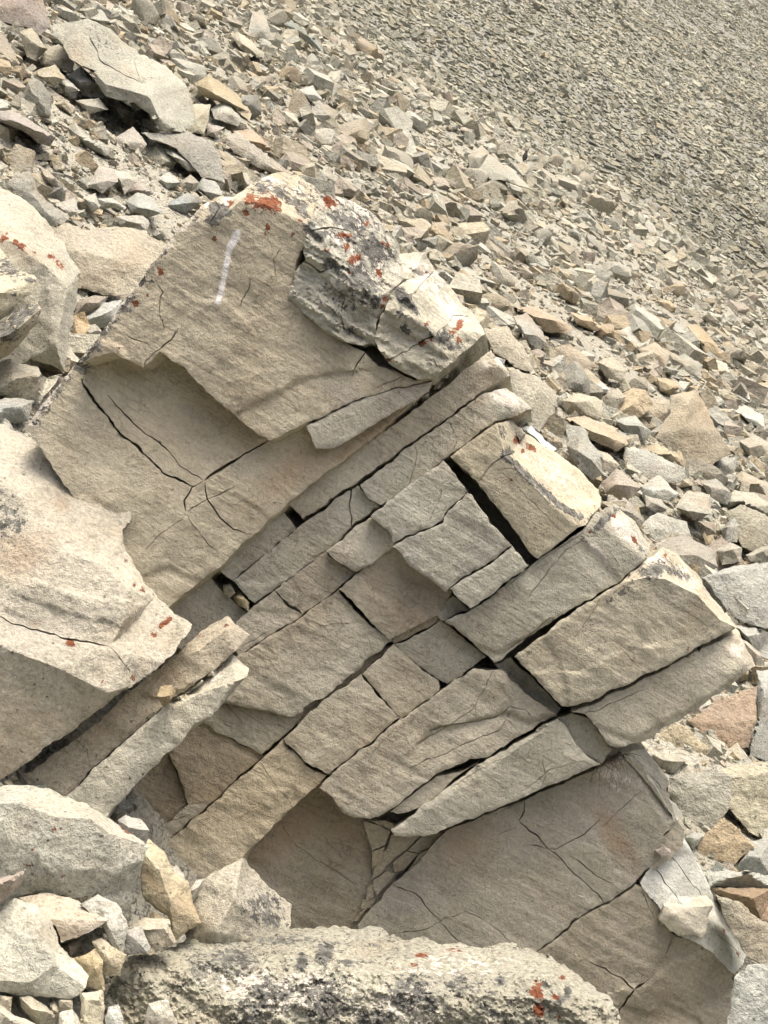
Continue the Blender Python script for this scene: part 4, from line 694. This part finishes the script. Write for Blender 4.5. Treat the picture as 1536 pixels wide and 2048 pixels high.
# --- right side
QR = [('large triangular tan boulder standing on the scree right of the outcrop', '1342,790 1394,778,-10 1410,812,-8 1444,875,0 1458,906,0 1414,938,0 1374,935,0 1326,896,0 1310,876,0 1338,824,0', '1394,778,-10 1380,800,30 1368,850,34 1374,935,0', (.47, .39, .29)),
      ('small grey block leaning on the triangular boulder', '1299,864 1327,845 1341,850 1338,868 1303,884', None, (.45, .40, .34)),
      ('flat cream-topped block left of the triangular boulder', '1249,812 1272,789 1339,801 1334,824 1304,845 1272,825', '1249,812 1300,822,8 1339,801|1300,822,8 1304,845', (.53, .45, .35)),
      ('big pale block with dark underside behind the outcrop slab ends', '1014,734 1069,750 1113,781 1108,824 1080,864 1057,852 1030,800', '1014,734,0 1060,790,12 1113,781|1060,790,12 1057,852', (.53, .46, .36)),
      ('tan block right of the big pale block', '1112,798 1155,785 1206,801 1205,832 1186,841 1131,825', None, (.53, .46, .35)),
      ('long speckled tan rock behind the bright outcrop block', '1131,834 1170,828 1233,856 1257,891 1233,903 1186,880', None, (.52, .43, .32)),
      ('grey streaked rock behind the bright outcrop block', '1133,846 1166,852 1202,910 1206,950 1186,962 1155,935 1130,890', None, (.45, .42, .36)),
      ('large grey-white speckled rock below the triangular boulder', '1249,896 1288,898 1371,935 1370,958 1338,966 1280,966 1249,931', '1249,896 1300,930,10 1371,935', (.50, .47, .41)),
      ('golden tan rock wedged under the triangular boulder', '1284,896 1311,887 1373,918 1370,935 1323,915', None, (.53, .43, .30)),
      ('pinkish brown pointed rock behind the outcrop edge', '1204,966 1233,935 1285,977 1260,1001 1209,985', None, (.48, .40, .33)),
      ('white speckled rock right of the outcrop edge', '1277,974 1316,949 1360,988 1328,1004 1295,1010', None, (.52, .49, .43)),
      ('orange-tan leaning slab on the right slope', '1374,653 1397,649 1428,680 1449,716 1413,715 1400,688', None, (.51, .39, .26)),
      ('long grey slab beside the orange-tan leaning slab', '1334,645 1362,652 1394,681 1380,684 1346,668', None, (.45, .42, .36)),
      ('grey-brown block above the outcrop slab ends', '1024,634 1053,625 1088,672 1097,691 1069,702 1049,677', None, (.45, .41, .35)),
      ('broad pinkish tan boulder touching the outcrop tip', '967,657 1014,652 1053,704 1070,743 1030,735 990,705', '967,657 1010,690,10 1070,743', (.53, .45, .35)),
      ('flat orange-tan rock above the outcrop slab ends', '1030,613 1077,613 1148,657 1131,669 1088,664', None, (.53, .41, .30)),
      ('reddish tan rock with dark base on the mid slope', '1139,625 1178,633 1206,657 1192,662 1155,648', None, (.51, .40, .29)),
      ('dark-faced block on the scree right of the outcrop tip', '1107,696 1139,688 1191,728 1172,740 1131,735', '1107,696 1140,712,8 1191,728|1140,712,8 1131,735', (.46, .38, .29)),
      ('pale crumbling rock on the right slope', '1194,724 1225,713 1257,742 1241,763 1210,752', None, (.53, .46, .36)),
      ('light brown block with shaded underside on the right slope', '1276,696 1311,684 1341,708 1334,735 1311,739 1288,720', None, (.51, .42, .32)),
      ('grey rock on the right slope below the leaning slab', '1342,720 1370,707 1404,730 1401,755 1350,747', None, (.43, .40, .33)),
      ('white-topped rock right of the outcrop end blocks', '1284,1049 1315,1024,-10 1374,1044,-10 1382,1071 1327,1092 1295,1076', '1284,1049 1320,1060,10 1382,1071', (.56, .51, .43)),
      ('cream and grey lumpy rock right of the white speckled rock', '1350,1013 1374,981 1421,989 1426,1030 1385,1041', None, (.50, .45, .37)),
      ('large tan block at the right edge', '1448,1025 1483,1009 1545,1038 1545,1075 1514,1107 1483,1091', '1448,1025 1490,1040,8 1514,1107|1490,1040,8 1545,1038', (.49, .43, .33)),
      ('layered rock with orange band at the right edge', '1463,955 1484,942 1545,968 1545,1002 1491,982', None, (.55, .47, .37)),
      ('large grey slab right of the outcrop corner', '1401,1154 1463,1134,-10 1545,1125,-10 1545,1262 1498,1248 1463,1236 1420,1170', '1401,1154 1470,1145,10 1500,1180,12 1498,1248', (.45, .42, .37)),
      ('brown-grey rough rock above the large grey slab', '1299,1092 1366,1067 1424,1098 1437,1134 1397,1154 1350,1120', None, (.46, .40, .33)),
      ('small dark brown knob stone above the rough rock', '1397,1042 1428,1044 1433,1067 1413,1072', None, (.36, .29, .22)),
      ('reddish brown flat-topped block at the right below the outcrop', '1374,1441 1405,1424,-10 1436,1398,-20 1515,1373,-30 1512,1440,0 1498,1496 1432,1507 1405,1475', '1374,1441 1430,1446,10 1512,1440,0', (.46, .34, .25)),
      ('tall grey rock at the right edge beside the reddish block', '1514,1340 1545,1335 1545,1530 1500,1510 1512,1440', None, (.46, .43, .38)),
      ('cream flat stone with brown stain just right of the outcrop underside', '1291,1488 1350,1448 1378,1455 1390,1475 1427,1498 1405,1523 1342,1503', '1291,1488 1350,1480,6 1400,1500,8 1427,1498', (.55, .46, .33)),
      ('small rock under the cream flat stone', '1303,1507 1342,1506 1375,1522 1345,1546 1320,1540', None, (.47, .41, .33)),
      ('cream pointed stone in front of the reddish block', '1413,1523 1475,1487 1503,1522 1475,1532 1424,1535', None, (.54, .47, .37)),
      ('large smooth grey rock right of the outcrop', '1338,1554 1424,1537,-10 1464,1553,-6 1460,1616 1421,1663 1377,1648 1338,1590', '1338,1554 1400,1580,8 1421,1663|1400,1580,8 1464,1553,-6', (.43, .39, .32)),
      ('large yellowish block with red lichen dots at the right edge', '1437,1542,-20 1475,1528,-30 1545,1520,-30 1545,1700 1484,1645 1460,1616 1464,1556', '1437,1542,-20 1464,1556,4 1545,1545,6', (.53, .46, .34)),
      ('orange-tan flat-faced rock with white crust right of the outcrop', '1393,1683 1448,1634 1480,1659 1510,1694 1464,1730 1424,1718 1397,1710', '1393,1683 1430,1690,6 1480,1680,8 1510,1694|1430,1690,6 1448,1634', (.53, .40, .27)),
      ('rough grey rock behind the orange-tan rock at the right edge', '1498,1683 1545,1675 1545,1755 1468,1740 1484,1712', None, (.44, .41, .36)),
      ('white speckled ledge rock at the right edge', '1411,1745 1432,1721 1456,1740 1545,1748 1545,1778 1460,1773 1420,1769', None, (.60, .57, .51)),
      ('dark rusty brown rock under the white ledge', '1424,1773 1460,1774 1545,1776 1545,1845 1522,1840 1483,1816 1430,1788', None, (.36, .26, .18)),
      ('pale fan-shaped rock at the lower right', '1428,1788 1484,1808 1523,1843 1545,1850 1545,1935 1491,1913 1455,1843', '1428,1788 1490,1850,8 1545,1850', (.54, .48, .38)),
      ('cracked white rock in the bottom right corner', '1470,1953 1495,1928 1545,1925 1545,2090 1450,2090 1462,1995', '1470,1953 1500,1975,10 1490,2040,12 1450,2090|1500,1975,10 1545,1960,4', (.55, .52, .46)),
      ('white chip between the outcrop end and orange-tan rock', '1366,1675 1390,1662 1411,1670 1386,1702', None, (.54, .50, .44)),
      ('cream rock in the middle of the right slope', '1150,715 1165,700 1195,712 1180,730', None, (.55, .50, .41)),
      ('white angular stone below the pale crumbling rock', '1180,772 1205,765 1222,780 1200,792', None, (.58, .55, .50)),
      ('tan rock left of the flat cream-topped block', '1210,790 1235,775 1252,795 1235,820 1215,815', None, (.49, .42, .33)),
      ('grey striped slab beside the triangular boulder base', '1228,840 1270,830 1302,860 1290,890 1255,870', None, (.44, .42, .36)),
      ('white flake stone at the far right slope', '1470,820 1488,812 1525,830 1532,858 1500,850', None, (.56, .52, .45)),
      ('pale rock at the right edge above the layered rock', '1412,945 1440,915 1475,912 1470,945 1445,960', None, (.50, .47, .41)),
      ('tan rock at the far right edge of the slope', '1475,880 1510,870 1545,890 1545,915 1500,915', None, (.52, .46, .37)),
      ('grey lumpy rock behind the cream lumpy rock', '1400,965 1430,955 1465,985 1455,1010 1425,1000', None, (.47, .43, .37)),
      ('cream boulder at the right edge above the tan block', '1430,1000 1470,980 1510,990 1545,1010 1545,1035 1480,1008 1445,1022', None, (.52, .47, .38)),
      ('pointed pale rock left of the tan right-edge block', '1440,1060 1470,1030 1484,1045 1475,1085 1450,1085', None, (.50, .47, .41)),
      ('small pale rock left of the large grey slab', '1430,1100 1460,1085 1485,1095 1480,1125 1445,1130', None, (.52, .47, .39)),
      ('tan rock at the right edge above the large grey slab', '1490,1110 1520,1095 1545,1090 1545,1125 1500,1125', None, (.49, .44, .35)),
      ('grey rock under the large grey slab', '1470,1250 1505,1255 1545,1270 1545,1320 1515,1310 1490,1280', None, (.42, .39, .34)),
      ('brown grey stone beside the outcrop right tip', '1478,1275 1500,1285 1530,1320 1520,1345 1512,1335', None, (.46, .40, .33)),
      ('pale rock at the right edge level with the outcrop tip', '1515,1340 1545,1318 1545,1345 1525,1360', None, (.53, .48, .41)),
      ('small tan rock behind the bright outcrop block', '1190,900 1215,905 1240,930 1222,945 1205,940', None, (.49, .41, .31)),
      ('brown flat rock below the pointed brown rock', '1215,1000 1255,1000 1290,1040 1280,1060 1245,1035', None, (.46, .40, .33)),
      ('grey cubic rock right of the outcrop shoulder', '1290,990 1325,1000 1335,1020 1310,1025 1292,1012', None, (.44, .41, .36))]
for lb, ol, inn, tn in QR: rock('rock', lb, ol, inn, tint=tn)
rock('rock', 'small grey rock under the perched black bird', '1032,332 1040,324 1060,323 1070,332 1064,346 1040,347', None, tint=(.38, .36, .31))
# stones caught in the joints of the outcrop
for lb, ol, tn in [('round brown pebble caught in the open joint under the crest block', '838,790 848,780 860,784 858,798 844,802', (.42, .36, .27)),
                   ('pale pebble caught highest in the open joint under the crest block', '876,748 888,738 900,742 896,756 882,760', (.52, .46, .37)),
                   ('dark pebble second highest in the open joint under the crest block', '864,768 876,762 886,766 878,778 866,780', (.38, .33, .26)),
                   ('thin tan chip lying in the joint below the lens-shaped plate', '812,808 830,800 836,808 818,820', (.47, .40, .30)),
                   ('golden brown stone lodged in the pocket left of the middle slabs', '462,1190 480,1180 500,1205 496,1222 478,1212', (.44, .34, .20)),
                   ('greenish stone lodged deep in the pocket', '446,1170 462,1166 472,1186 460,1196 448,1186', (.33, .29, .21)),
                   ('small white chip at the pocket mouth', '476,1240 488,1224 494,1228 482,1244', (.52, .48, .42))]:
    xs = [p[0] for p in P(ol)]; ys = [p[1] for p in P(ol)]
    rock('wedged_stone', lb, ol, None, tint=tn, Yb=float(faceY(np.mean(xs), np.mean(ys))) + 0.10, lean=0, material=M_BLD, cat='stone', thick=26)
# ------------------------------------------------------------------ loose scree: broken, angular stones
def cut_stone(rg, cuts, dims):
    bm = bmesh.new(); bmesh.ops.create_cube(bm, size=1.0)
    for v in bm.verts: v.co = Vector((v.co.x * dims[0], v.co.y * dims[1], v.co.z * dims[2])) + Vector(rg.uniform(-.09, .09, 3))
    for _ in range(cuts):
        n = Vector(rg.normal(size=3)).normalized(); d = 0.5 * (abs(n.x) * dims[0] + abs(n.y) * dims[1] + abs(n.z) * dims[2]) * rg.uniform(.42, .78)
        r = bmesh.ops.bisect_plane(bm, geom=bm.verts[:] + bm.edges[:] + bm.faces[:], plane_co=n * d, plane_no=n, clear_outer=True)
        ed = [e for e in r['geom_cut'] if isinstance(e, bmesh.types.BMEdge)]
        if ed: bmesh.ops.contextual_create(bm, geom=ed)
    bmesh.ops.remove_doubles(bm, verts=bm.verts, dist=0.02)
    bmesh.ops.triangulate(bm, faces=bm.faces); bmesh.ops.recalc_face_normals(bm, faces=bm.faces)
    bm.verts.ensure_lookup_table(); V = np.array([v.co[:] for v in bm.verts]); F = np.array([[v.index for v in f.verts] for f in bm.faces]); bm.free()
    return V, F
rg = np.random.default_rng(21)
LIB = [cut_stone(rg, int(rg.integers(3, 6)), (rg.uniform(.9, 1.3), rg.uniform(.6, 1.0), rg.uniform(.35, .75))) for _ in range(30)]
LIB3 = [cut_stone(rg, 1, (rg.uniform(.9, 1.3), rg.uniform(.6, 1.0), rg.uniform(.35, .7))) for _ in range(16)]
LIB2 = [cut_stone(rg, 2, (rg.uniform(.9, 1.3), rg.uniform(.6, 1.0), rg.uniform(.35, .7))) for _ in range(16)]
def rotations(rg, n, tiltsd, base):
    """random spin about the slope's normal, then a random tilt"""
    a = rg.uniform(0, 2 * math.pi, n); t = rg.normal(0, tiltsd, n); ph = rg.uniform(0, 2 * math.pi, n)
    ca, sa = np.cos(a), np.sin(a); Rz = np.zeros((n, 3, 3)); Rz[:, 0, 0] = ca; Rz[:, 0, 1] = -sa; Rz[:, 1, 0] = sa; Rz[:, 1, 1] = ca; Rz[:, 2, 2] = 1
    ax = np.column_stack([np.cos(ph), np.sin(ph), np.zeros(n)]); K = np.zeros((n, 3, 3))
    K[:, 0, 2] = ax[:, 1]; K[:, 1, 2] = -ax[:, 0]; K[:, 2, 0] = -ax[:, 1]; K[:, 2, 1] = ax[:, 0]
    I = np.eye(3)[None]; Rt = I + np.sin(t)[:, None, None] * K + (1 - np.cos(t))[:, None, None] * (K @ K)
    return base[None] @ Rt @ Rz
def slope_frame(a, b):
    nrm = np.array([-a, -b, 1.0]); nrm /= np.linalg.norm(nrm); dn = np.array([-a, -b, -(a * a + b * b)]); dn /= np.linalg.norm(dn)
    return np.column_stack([dn, np.cross(nrm, dn), nrm])
def heap(name, label, cat, pos, size, lib, tints, rg, base, tiltsd=0.5, sink=0.12):
    n = len(pos); R = rotations(rg, n, tiltsd, base); which = rg.integers(0, len(lib), n); VV = []; FF = []; CC = []; k = 0
    asp = rg.uniform(.8, 1.25, (n, 3))
    for li, (V, F) in enumerate(lib):
        idx = np.nonzero(which == li)[0]
        if not len(idx): continue
        W = np.einsum('nij,nvj->nvi', R[idx], V[None] * (asp[idx] * size[idx, None])[:, None, :]) + pos[idx][:, None, :] + base[:, 2] * (size[idx] * sink)[:, None, None]
        VV.append(W.reshape(-1, 3)); FF.append((F[None] + (np.arange(len(idx)) * len(V))[:, None, None] + k).reshape(-1, 3)); k += len(idx) * len(V)
        CC.append(np.repeat(tints[idx], len(V), 0))
    V = np.vstack(VV); F = np.vstack(FF); C = np.vstack(CC)
    me = bpy.data.meshes.new(name); me.vertices.add(len(V)); me.vertices.foreach_set('co', V.ravel())
    me.loops.add(F.size); me.loops.foreach_set('vertex_index', F.ravel().astype(np.int32)); me.polygons.add(len(F)); me.polygons.foreach_set('loop_start', np.arange(0, F.size, 3, dtype=np.int32))
    me.update(calc_edges=True)
    at = me.attributes.new('tint', 'FLOAT_COLOR', 'POINT'); at.data.foreach_set('color', np.column_stack([C * GRADE, np.ones(len(C))]).ravel())
    me.materials.append(M_STONE); me.shade_flat()
    o = bpy.data.objects.new(name, me); COL.objects.link(o); return tag(o, label, cat, None, 'stuff')
PAL = 0.79 * np.array([(.50, .43, .33), (.47, .39, .29), (.53, .47, .38), (.43, .39, .33), (.50, .39, .27), (.45, .37, .30), (.56, .51, .43), (.40, .35, .28)])
PALN = ['tan', 'brown-tan', 'cream', 'grey', 'orange-tan', 'pinkish brown', 'whitish', 'dark brown']
PALG = np.array([(.37, .34, .275), (.31, .29, .245), (.43, .39, .32), (.27, .26, .225), (.40, .35, .27), (.50, .46, .38), (.35, .33, .28)])
def tints_for(rg, n, pal, var=0.10):
    c = pal[rg.integers(0, len(pal), n)]; return np.clip(c * (1 + rg.normal(0, var, (n, 1))), 0.05, 0.75)
def frame_xy(p): return 768 + FPX * p[:, 0] / p[:, 1], 1024 - FPX * p[:, 2] / p[:, 1]
FA, FB = slope_frame(A_A, A_B), slope_frame(B_A, B_B)
MASK = np.zeros((220, 180), bool)                       # coarse map (10 px) of where single rocks already lie
gy_, gx_ = np.mgrid[0:220, 0:180]; gp = np.column_stack([gx_.ravel() * 10 - 120.0, gy_.ravel() * 10 - 60.0])
for ol in TRACED: MASK |= inside(gp, ol).reshape(MASK.shape)
def taken(px, py):
    i = np.clip(((px + 120) / 10).round().astype(int), 0, 179); j = np.clip(((py + 60) / 10).round().astype(int), 0, 219); return MASK[j, i]
def near_outcrop(x, y): return (((x - 0.35) / 1.75) ** 2 + ((y - 6.75) / 0.85) ** 2) < 1
def sprinkle(rg, n, y0, y1, fn, lo=-0.31, hi=0.31):
    y = np.sqrt(rg.uniform(y0 ** 2, y1 ** 2, n)); x = rg.uniform(lo, hi, n) * y + rg.uniform(-.6, .6, n)
    return np.column_stack([x, y, fn(x, y)])
def pareto(rg, n, a, b, k=2.2):
    u = rg.uniform(0, 1, n); return (a ** -k + u * (b ** -k - a ** -k)) ** (-1 / k)
def keepA(p, skip=True):
    px, py = frame_xy(p); k = (slopeB(p[:, 0], p[:, 1]) < p[:, 2] + 0.4) & ~near_outcrop(p[:, 0], p[:, 1])
    if skip: k &= ~taken(px, py)
    return k
# single scree rocks: the largest ones that are not drawn individually above
rg = np.random.default_rng(5)
bm = bmesh.new(); bmesh.ops.create_icosphere(bm, subdivisions=3, radius=1.0); bm.verts.ensure_lookup_table()
ICO = np.array([v.co[:] for v in bm.verts]); ICOF = [tuple(v.index for v in f.verts) for f in bm.faces]; bm.free()
cand = sprinkle(rg, 5000, 7.0, 38, fineA); cand = cand[keepA(cand)]; px, py = frame_xy(cand)
ok = (px > -20) & (px < 1556) & (py > -20) & (py < 1500); cand, px, py = cand[ok], px[ok], py[ok]
OUTL = P('50,855 150,727 250,600 400,412 556,341 640,384 752,430 850,505 972,668 1063,817 1163,942 1228,1011 1327,1095 1475,1256 1513,1332 1340,1560 1492,1893 1450,2090 0,2090 0,860')
ok = ~inside(np.column_stack([px, py]), OUTL); cand, px, py = cand[ok], px[ok], py[ok]
chosen = []; 
for i in range(len(cand)):
    s = pareto(rg, 1, .24, .62, 1.6)[0] * (0.75 + 0.25 * min(1, cand[i, 1] / 20)); r = s * FPX / cand[i, 1] * 0.5
    if r < 11: continue
    if any(math.hypot(px[i] - q[0], py[i] - q[1]) < 0.62 * (r + q[2]) for q in chosen): continue
    chosen.append((px[i], py[i], r, i, s))
    if len(chosen) >= 165: break
NR = len(chosen); USED = set()
PREP = set('at on in above below beside behind with left right under near between directly just touching wedged standing leaning poking pointing low next tucked level of'.split()) - {'of'}
for (x_, y_, r, i, s) in chosen:
    dims = np.array([rg.uniform(.85, 1.25), rg.uniform(.6, 1.0), rg.uniform(.38, .8)]) * s * 0.5
    nrm = rg.normal(size=(7, 3)); nrm /= np.linalg.norm(nrm, axis=1)[:, None]; nrm = np.vstack([np.eye(3), -np.eye(3), nrm])
    nrm[:6] += rg.normal(0, .16, (6, 3)); nrm /= np.linalg.norm(nrm, axis=1)[:, None]
    dist = np.concatenate([np.ones(6), rg.uniform(.78, 1.2, 7)]); dd = ICO @ nrm.T; rad = np.min(np.where(dd > 1e-3, dist[None] / np.maximum(dd, 1e-3), 9), axis=1)
    rad *= 1 + 0.035 * fbm(ICO * 2.2 + i, i % 50, 3, .6)
    V = ICO * rad[:, None] * dims[None]; R = rotations(rg, 1, .45, FA)[0]; V = V @ R.T + cand[i] + FA[:, 2] * dims[2] * .55
    ci = int(rg.integers(0, len(PAL))); flat = dims[2] < 0.5 * dims[0]
    look = '%s %s %s rock' % ('large' if r > 22 else 'small', 'flat' if flat else 'blocky', PALN[ci])
    for nn in sorted(NEAR, key=lambda q: math.hypot(q[0] - x_, q[1] - y_)):
        dx, dy = x_ - nn[0], y_ - nn[1]
        side = ('right of' if dx > 0 else 'left of') if abs(dx) > abs(dy) else ('below' if dy > 0 else 'above')
        wd_ = nn[2].split(); mx = 16 - len(look.split()) - len(side.split()) - 1
        if len(wd_) > mx:
            cut = [j for j in range(3, mx + 1) if wd_[j] in PREP]; wd_ = wd_[:max(cut)] if cut else wd_
        lb = '%s %s the %s' % (look, side, ' '.join(wd_))
        if lb not in USED and len(lb.split()) <= 16: break
    USED.add(lb)
    where = 'scattered over the scree slope'
    o = mesh_from('scree_rock', V, ICOF, M_SCR, tint=np.clip(PAL[ci] * rg.uniform(.9, 1.1), 0, .8), sharp=28)
    tag(o, lb, 'rock', 'loose angular rocks ' + where)
# smaller stones of the scree, too many to count
rg = np.random.default_rng(6)
def scree(name, label, n, y0, y1, a, b, k, lib, tilt, sink, skip=True):
    p = sprinkle(rg, n, y0, y1, fineA); p = p[keepA(p, skip)]
    # patches: coarse streaks and gravelly hollows running down the slope
    q = np.column_stack([p[:, 0] * .55 + p[:, 1] * .3, p[:, 1] * .55, p[:, 2] * 0]); f = fbm(q, 77, 3)
    s = pareto(rg, len(p), a, b, k) * np.clip(1 + 0.6 * f, .4, 1.8)
    px, py = frame_xy(p); t = tints_for(rg, len(p), PAL)
    w_ = np.clip((p[:, 1] - 20) / 16, 0, 1)[:, None] * 0.5; t = t * (1 - w_) + w_ * tints_for(rg, len(p), PALG[[0, 2, 4, 5]])
    heap(name, label, 'stones', p, s, lib, t, rg, FA, tilt, sink)
scree('scree_stones', 'countless angular tan stones covering the scree slope', 9000, 7.4, 44, .13, .34, 2.0, LIB, .5, .14)
scree('scree_rubble', 'fist-sized tan rubble filling the gaps of the scree slope', 26000, 5.2, 40, .06, .15, 2.0, LIB2, .6, .15, False)
scree('scree_gravel', 'fine tan gravel between the scree stones', 16000, 4.0, 18, .025, .07, 1.8, LIB2, .7, .2, False)
p = sprinkle(rg, 250000, 34, 130, fineB, -0.12, 0.30); px, py = frame_xy(p)
ok = (slopeA(p[:, 0], p[:, 1]) < p[:, 2] + 0.3) & (px > -60) & (px < 1620) & (py > -80) & (py < 760); p = p[ok][:78000]
f = fbm(np.column_stack([p[:, 0] / 9 + p[:, 1] / 30, p[:, 1] / 14, p[:, 2] * 0]), 15, 4)
t = tints_for(rg, len(p), PALG, .07) * (1 + 0.16 * f)[:, None] * 0.76 * np.array([1.03, 1.0, .95])
s = pareto(rg, len(p), .08, .30, 3.0) * np.clip(1.15 - (p[:, 1] - 40) / 160, .7, 1.2)
heap('talus_stones', 'countless small grey stones of the far talus slope', 'stones', p, s, LIB3, t, rg, FB, .35, .02)

# ------------------------------------------------------------------ dry plant rooted in a joint, and a bird far up the scree
def tube(V, F, pts, r0, r1, n=5):
    k0 = len(V); pts = [Vector(p) for p in pts]
    for i, p in enumerate(pts):
        d = (pts[min(i + 1, len(pts) - 1)] - pts[max(i - 1, 0)]).normalized(); a = d.orthogonal().normalized(); b_ = d.cross(a); r = r0 + (r1 - r0) * i / (len(pts) - 1)
        for j in range(n): V.append(tuple(p + r * (math.cos(6.2832 * j / n) * a + math.sin(6.2832 * j / n) * b_)))
    for i in range(len(pts) - 1):
        for j in range(n):
            F.append((k0 + i * n + j, k0 + i * n + (j + 1) % n, k0 + (i + 1) * n + (j + 1) % n, k0 + (i + 1) * n + j))
m, t_ = mat('dry_stems'); b_ = NB(t_); o_ = b_.n('OutputMaterial'); s_ = b_.n('BsdfPrincipled'); b_.link(s_.outputs[0], o_.inputs[0])
g_ = b_.n('NewGeometry'); b_.link(b_.mix(b_.noise(g_.outputs['Position'], 40), (.07, .06, .045), (.15, .125, .085)), s_.inputs['Base Color']); s_.inputs['Roughness'].default_value = 1
pr = random.Random(4); V, F = [], []
root = Vector(unproj(np.array([1222.]), np.array([1521.]), np.array([float(faceY(1222, 1521)) + 0.05]))[0])
for i in range(46):
    a = pr.uniform(-2.9, 0.4) if i % 3 else pr.uniform(0, 3.0); L = pr.uniform(.03, .11); d = Vector((math.cos(a), pr.uniform(-.9, -.2), math.sin(a) * 0.8)).normalized(); pts = []
    off = Vector((pr.uniform(-.07, .07), 0, 0)); off.z = off.x * 0.45
    for k in range(6):
        u = k / 5; pts.append(root + off + d * L * u + Vector((pr.uniform(-1, 1) * .004, 0, -.05 * u * u * L / .1 + pr.uniform(-1, 1) * .003)))
    tube(V, F, pts, .0019, .0009, 4)
o = mesh_from('dry_plant', V, F, m, origin=np.array(root)); tag(o, 'wiry dry brown plant hanging from the joint under the right overhang', 'plant')

m, t_ = mat('black_plumage'); b_ = NB(t_); o_ = b_.n('OutputMaterial'); s_ = b_.n('BsdfPrincipled'); b_.link(s_.outputs[0], o_.inputs[0])
g_ = b_.n('NewGeometry'); b_.link(b_.mix(b_.noise(g_.outputs['Position'], 60), (.006, .006, .006), (.014, .014, .014)), s_.inputs['Base Color']); s_.inputs['Roughness'].default_value = .9
V, F = [], []
# one lofted body: tail tip, rump, belly, breast, neck, head, beak tip
prof = [(-.095, .012, .006, .010), (-.070, .030, .016, .010), (-.045, .055, .030, .034), (-.015, .085, .044, .050), (.020, .120, .044, .050), (.045, .155, .032, .038), (.058, .185, .026, .027), (.070, .205, .027, .027), (.092, .208, .020, .019), (.105, .203, .007, .009), (.128, .196, .001, .002)]
NS = 14
for (x, z, ry, rz) in prof:
    for j in range(NS):
        a = 2 * math.pi * j / NS; V.append((x - 0.35 * rz * math.sin(a), ry * math.cos(a), z + rz * math.sin(a)))
for i in range(len(prof) - 1):
    for j in range(NS): F.append((i * NS + j, i * NS + (j + 1) % NS, (i + 1) * NS + (j + 1) % NS, (i + 1) * NS + j))
F.append(tuple(range(NS))[::-1]); F.append(tuple(len(V) - NS + j for j in range(NS)))
for sy in (-1, 1):
    tube(V, F, [(-.005, .018 * sy, .055), (.0, .018 * sy, .02), (.012, .019 * sy, -.012)], .007, .004, 6)
    for dx in (-.02, .02, .03): tube(V, F, [(.012, .019 * sy, -.012), (.012 + dx, .019 * sy + (dx - .012) * .3 * sy, -.016)], .003, .002, 4)
bx = 1050; by = 326; Yv = float(groundY(bx, 347)) * 0.985 - 0.06; wp = unproj(np.array([float(bx)]), np.array([float(by)]), np.array([Yv]))[0]
V = np.array(V) * 1.15
ca, sa = math.cos(1.1), math.sin(1.1); V = np.column_stack([V[:, 0] * ca - V[:, 1] * sa, V[:, 0] * sa + V[:, 1] * ca, V[:, 2] + .015])
o = mesh_from('bird', V + wp, F, m, origin=wp); tag(o, 'small black bird perched on the scree near the grey talus', 'bird')
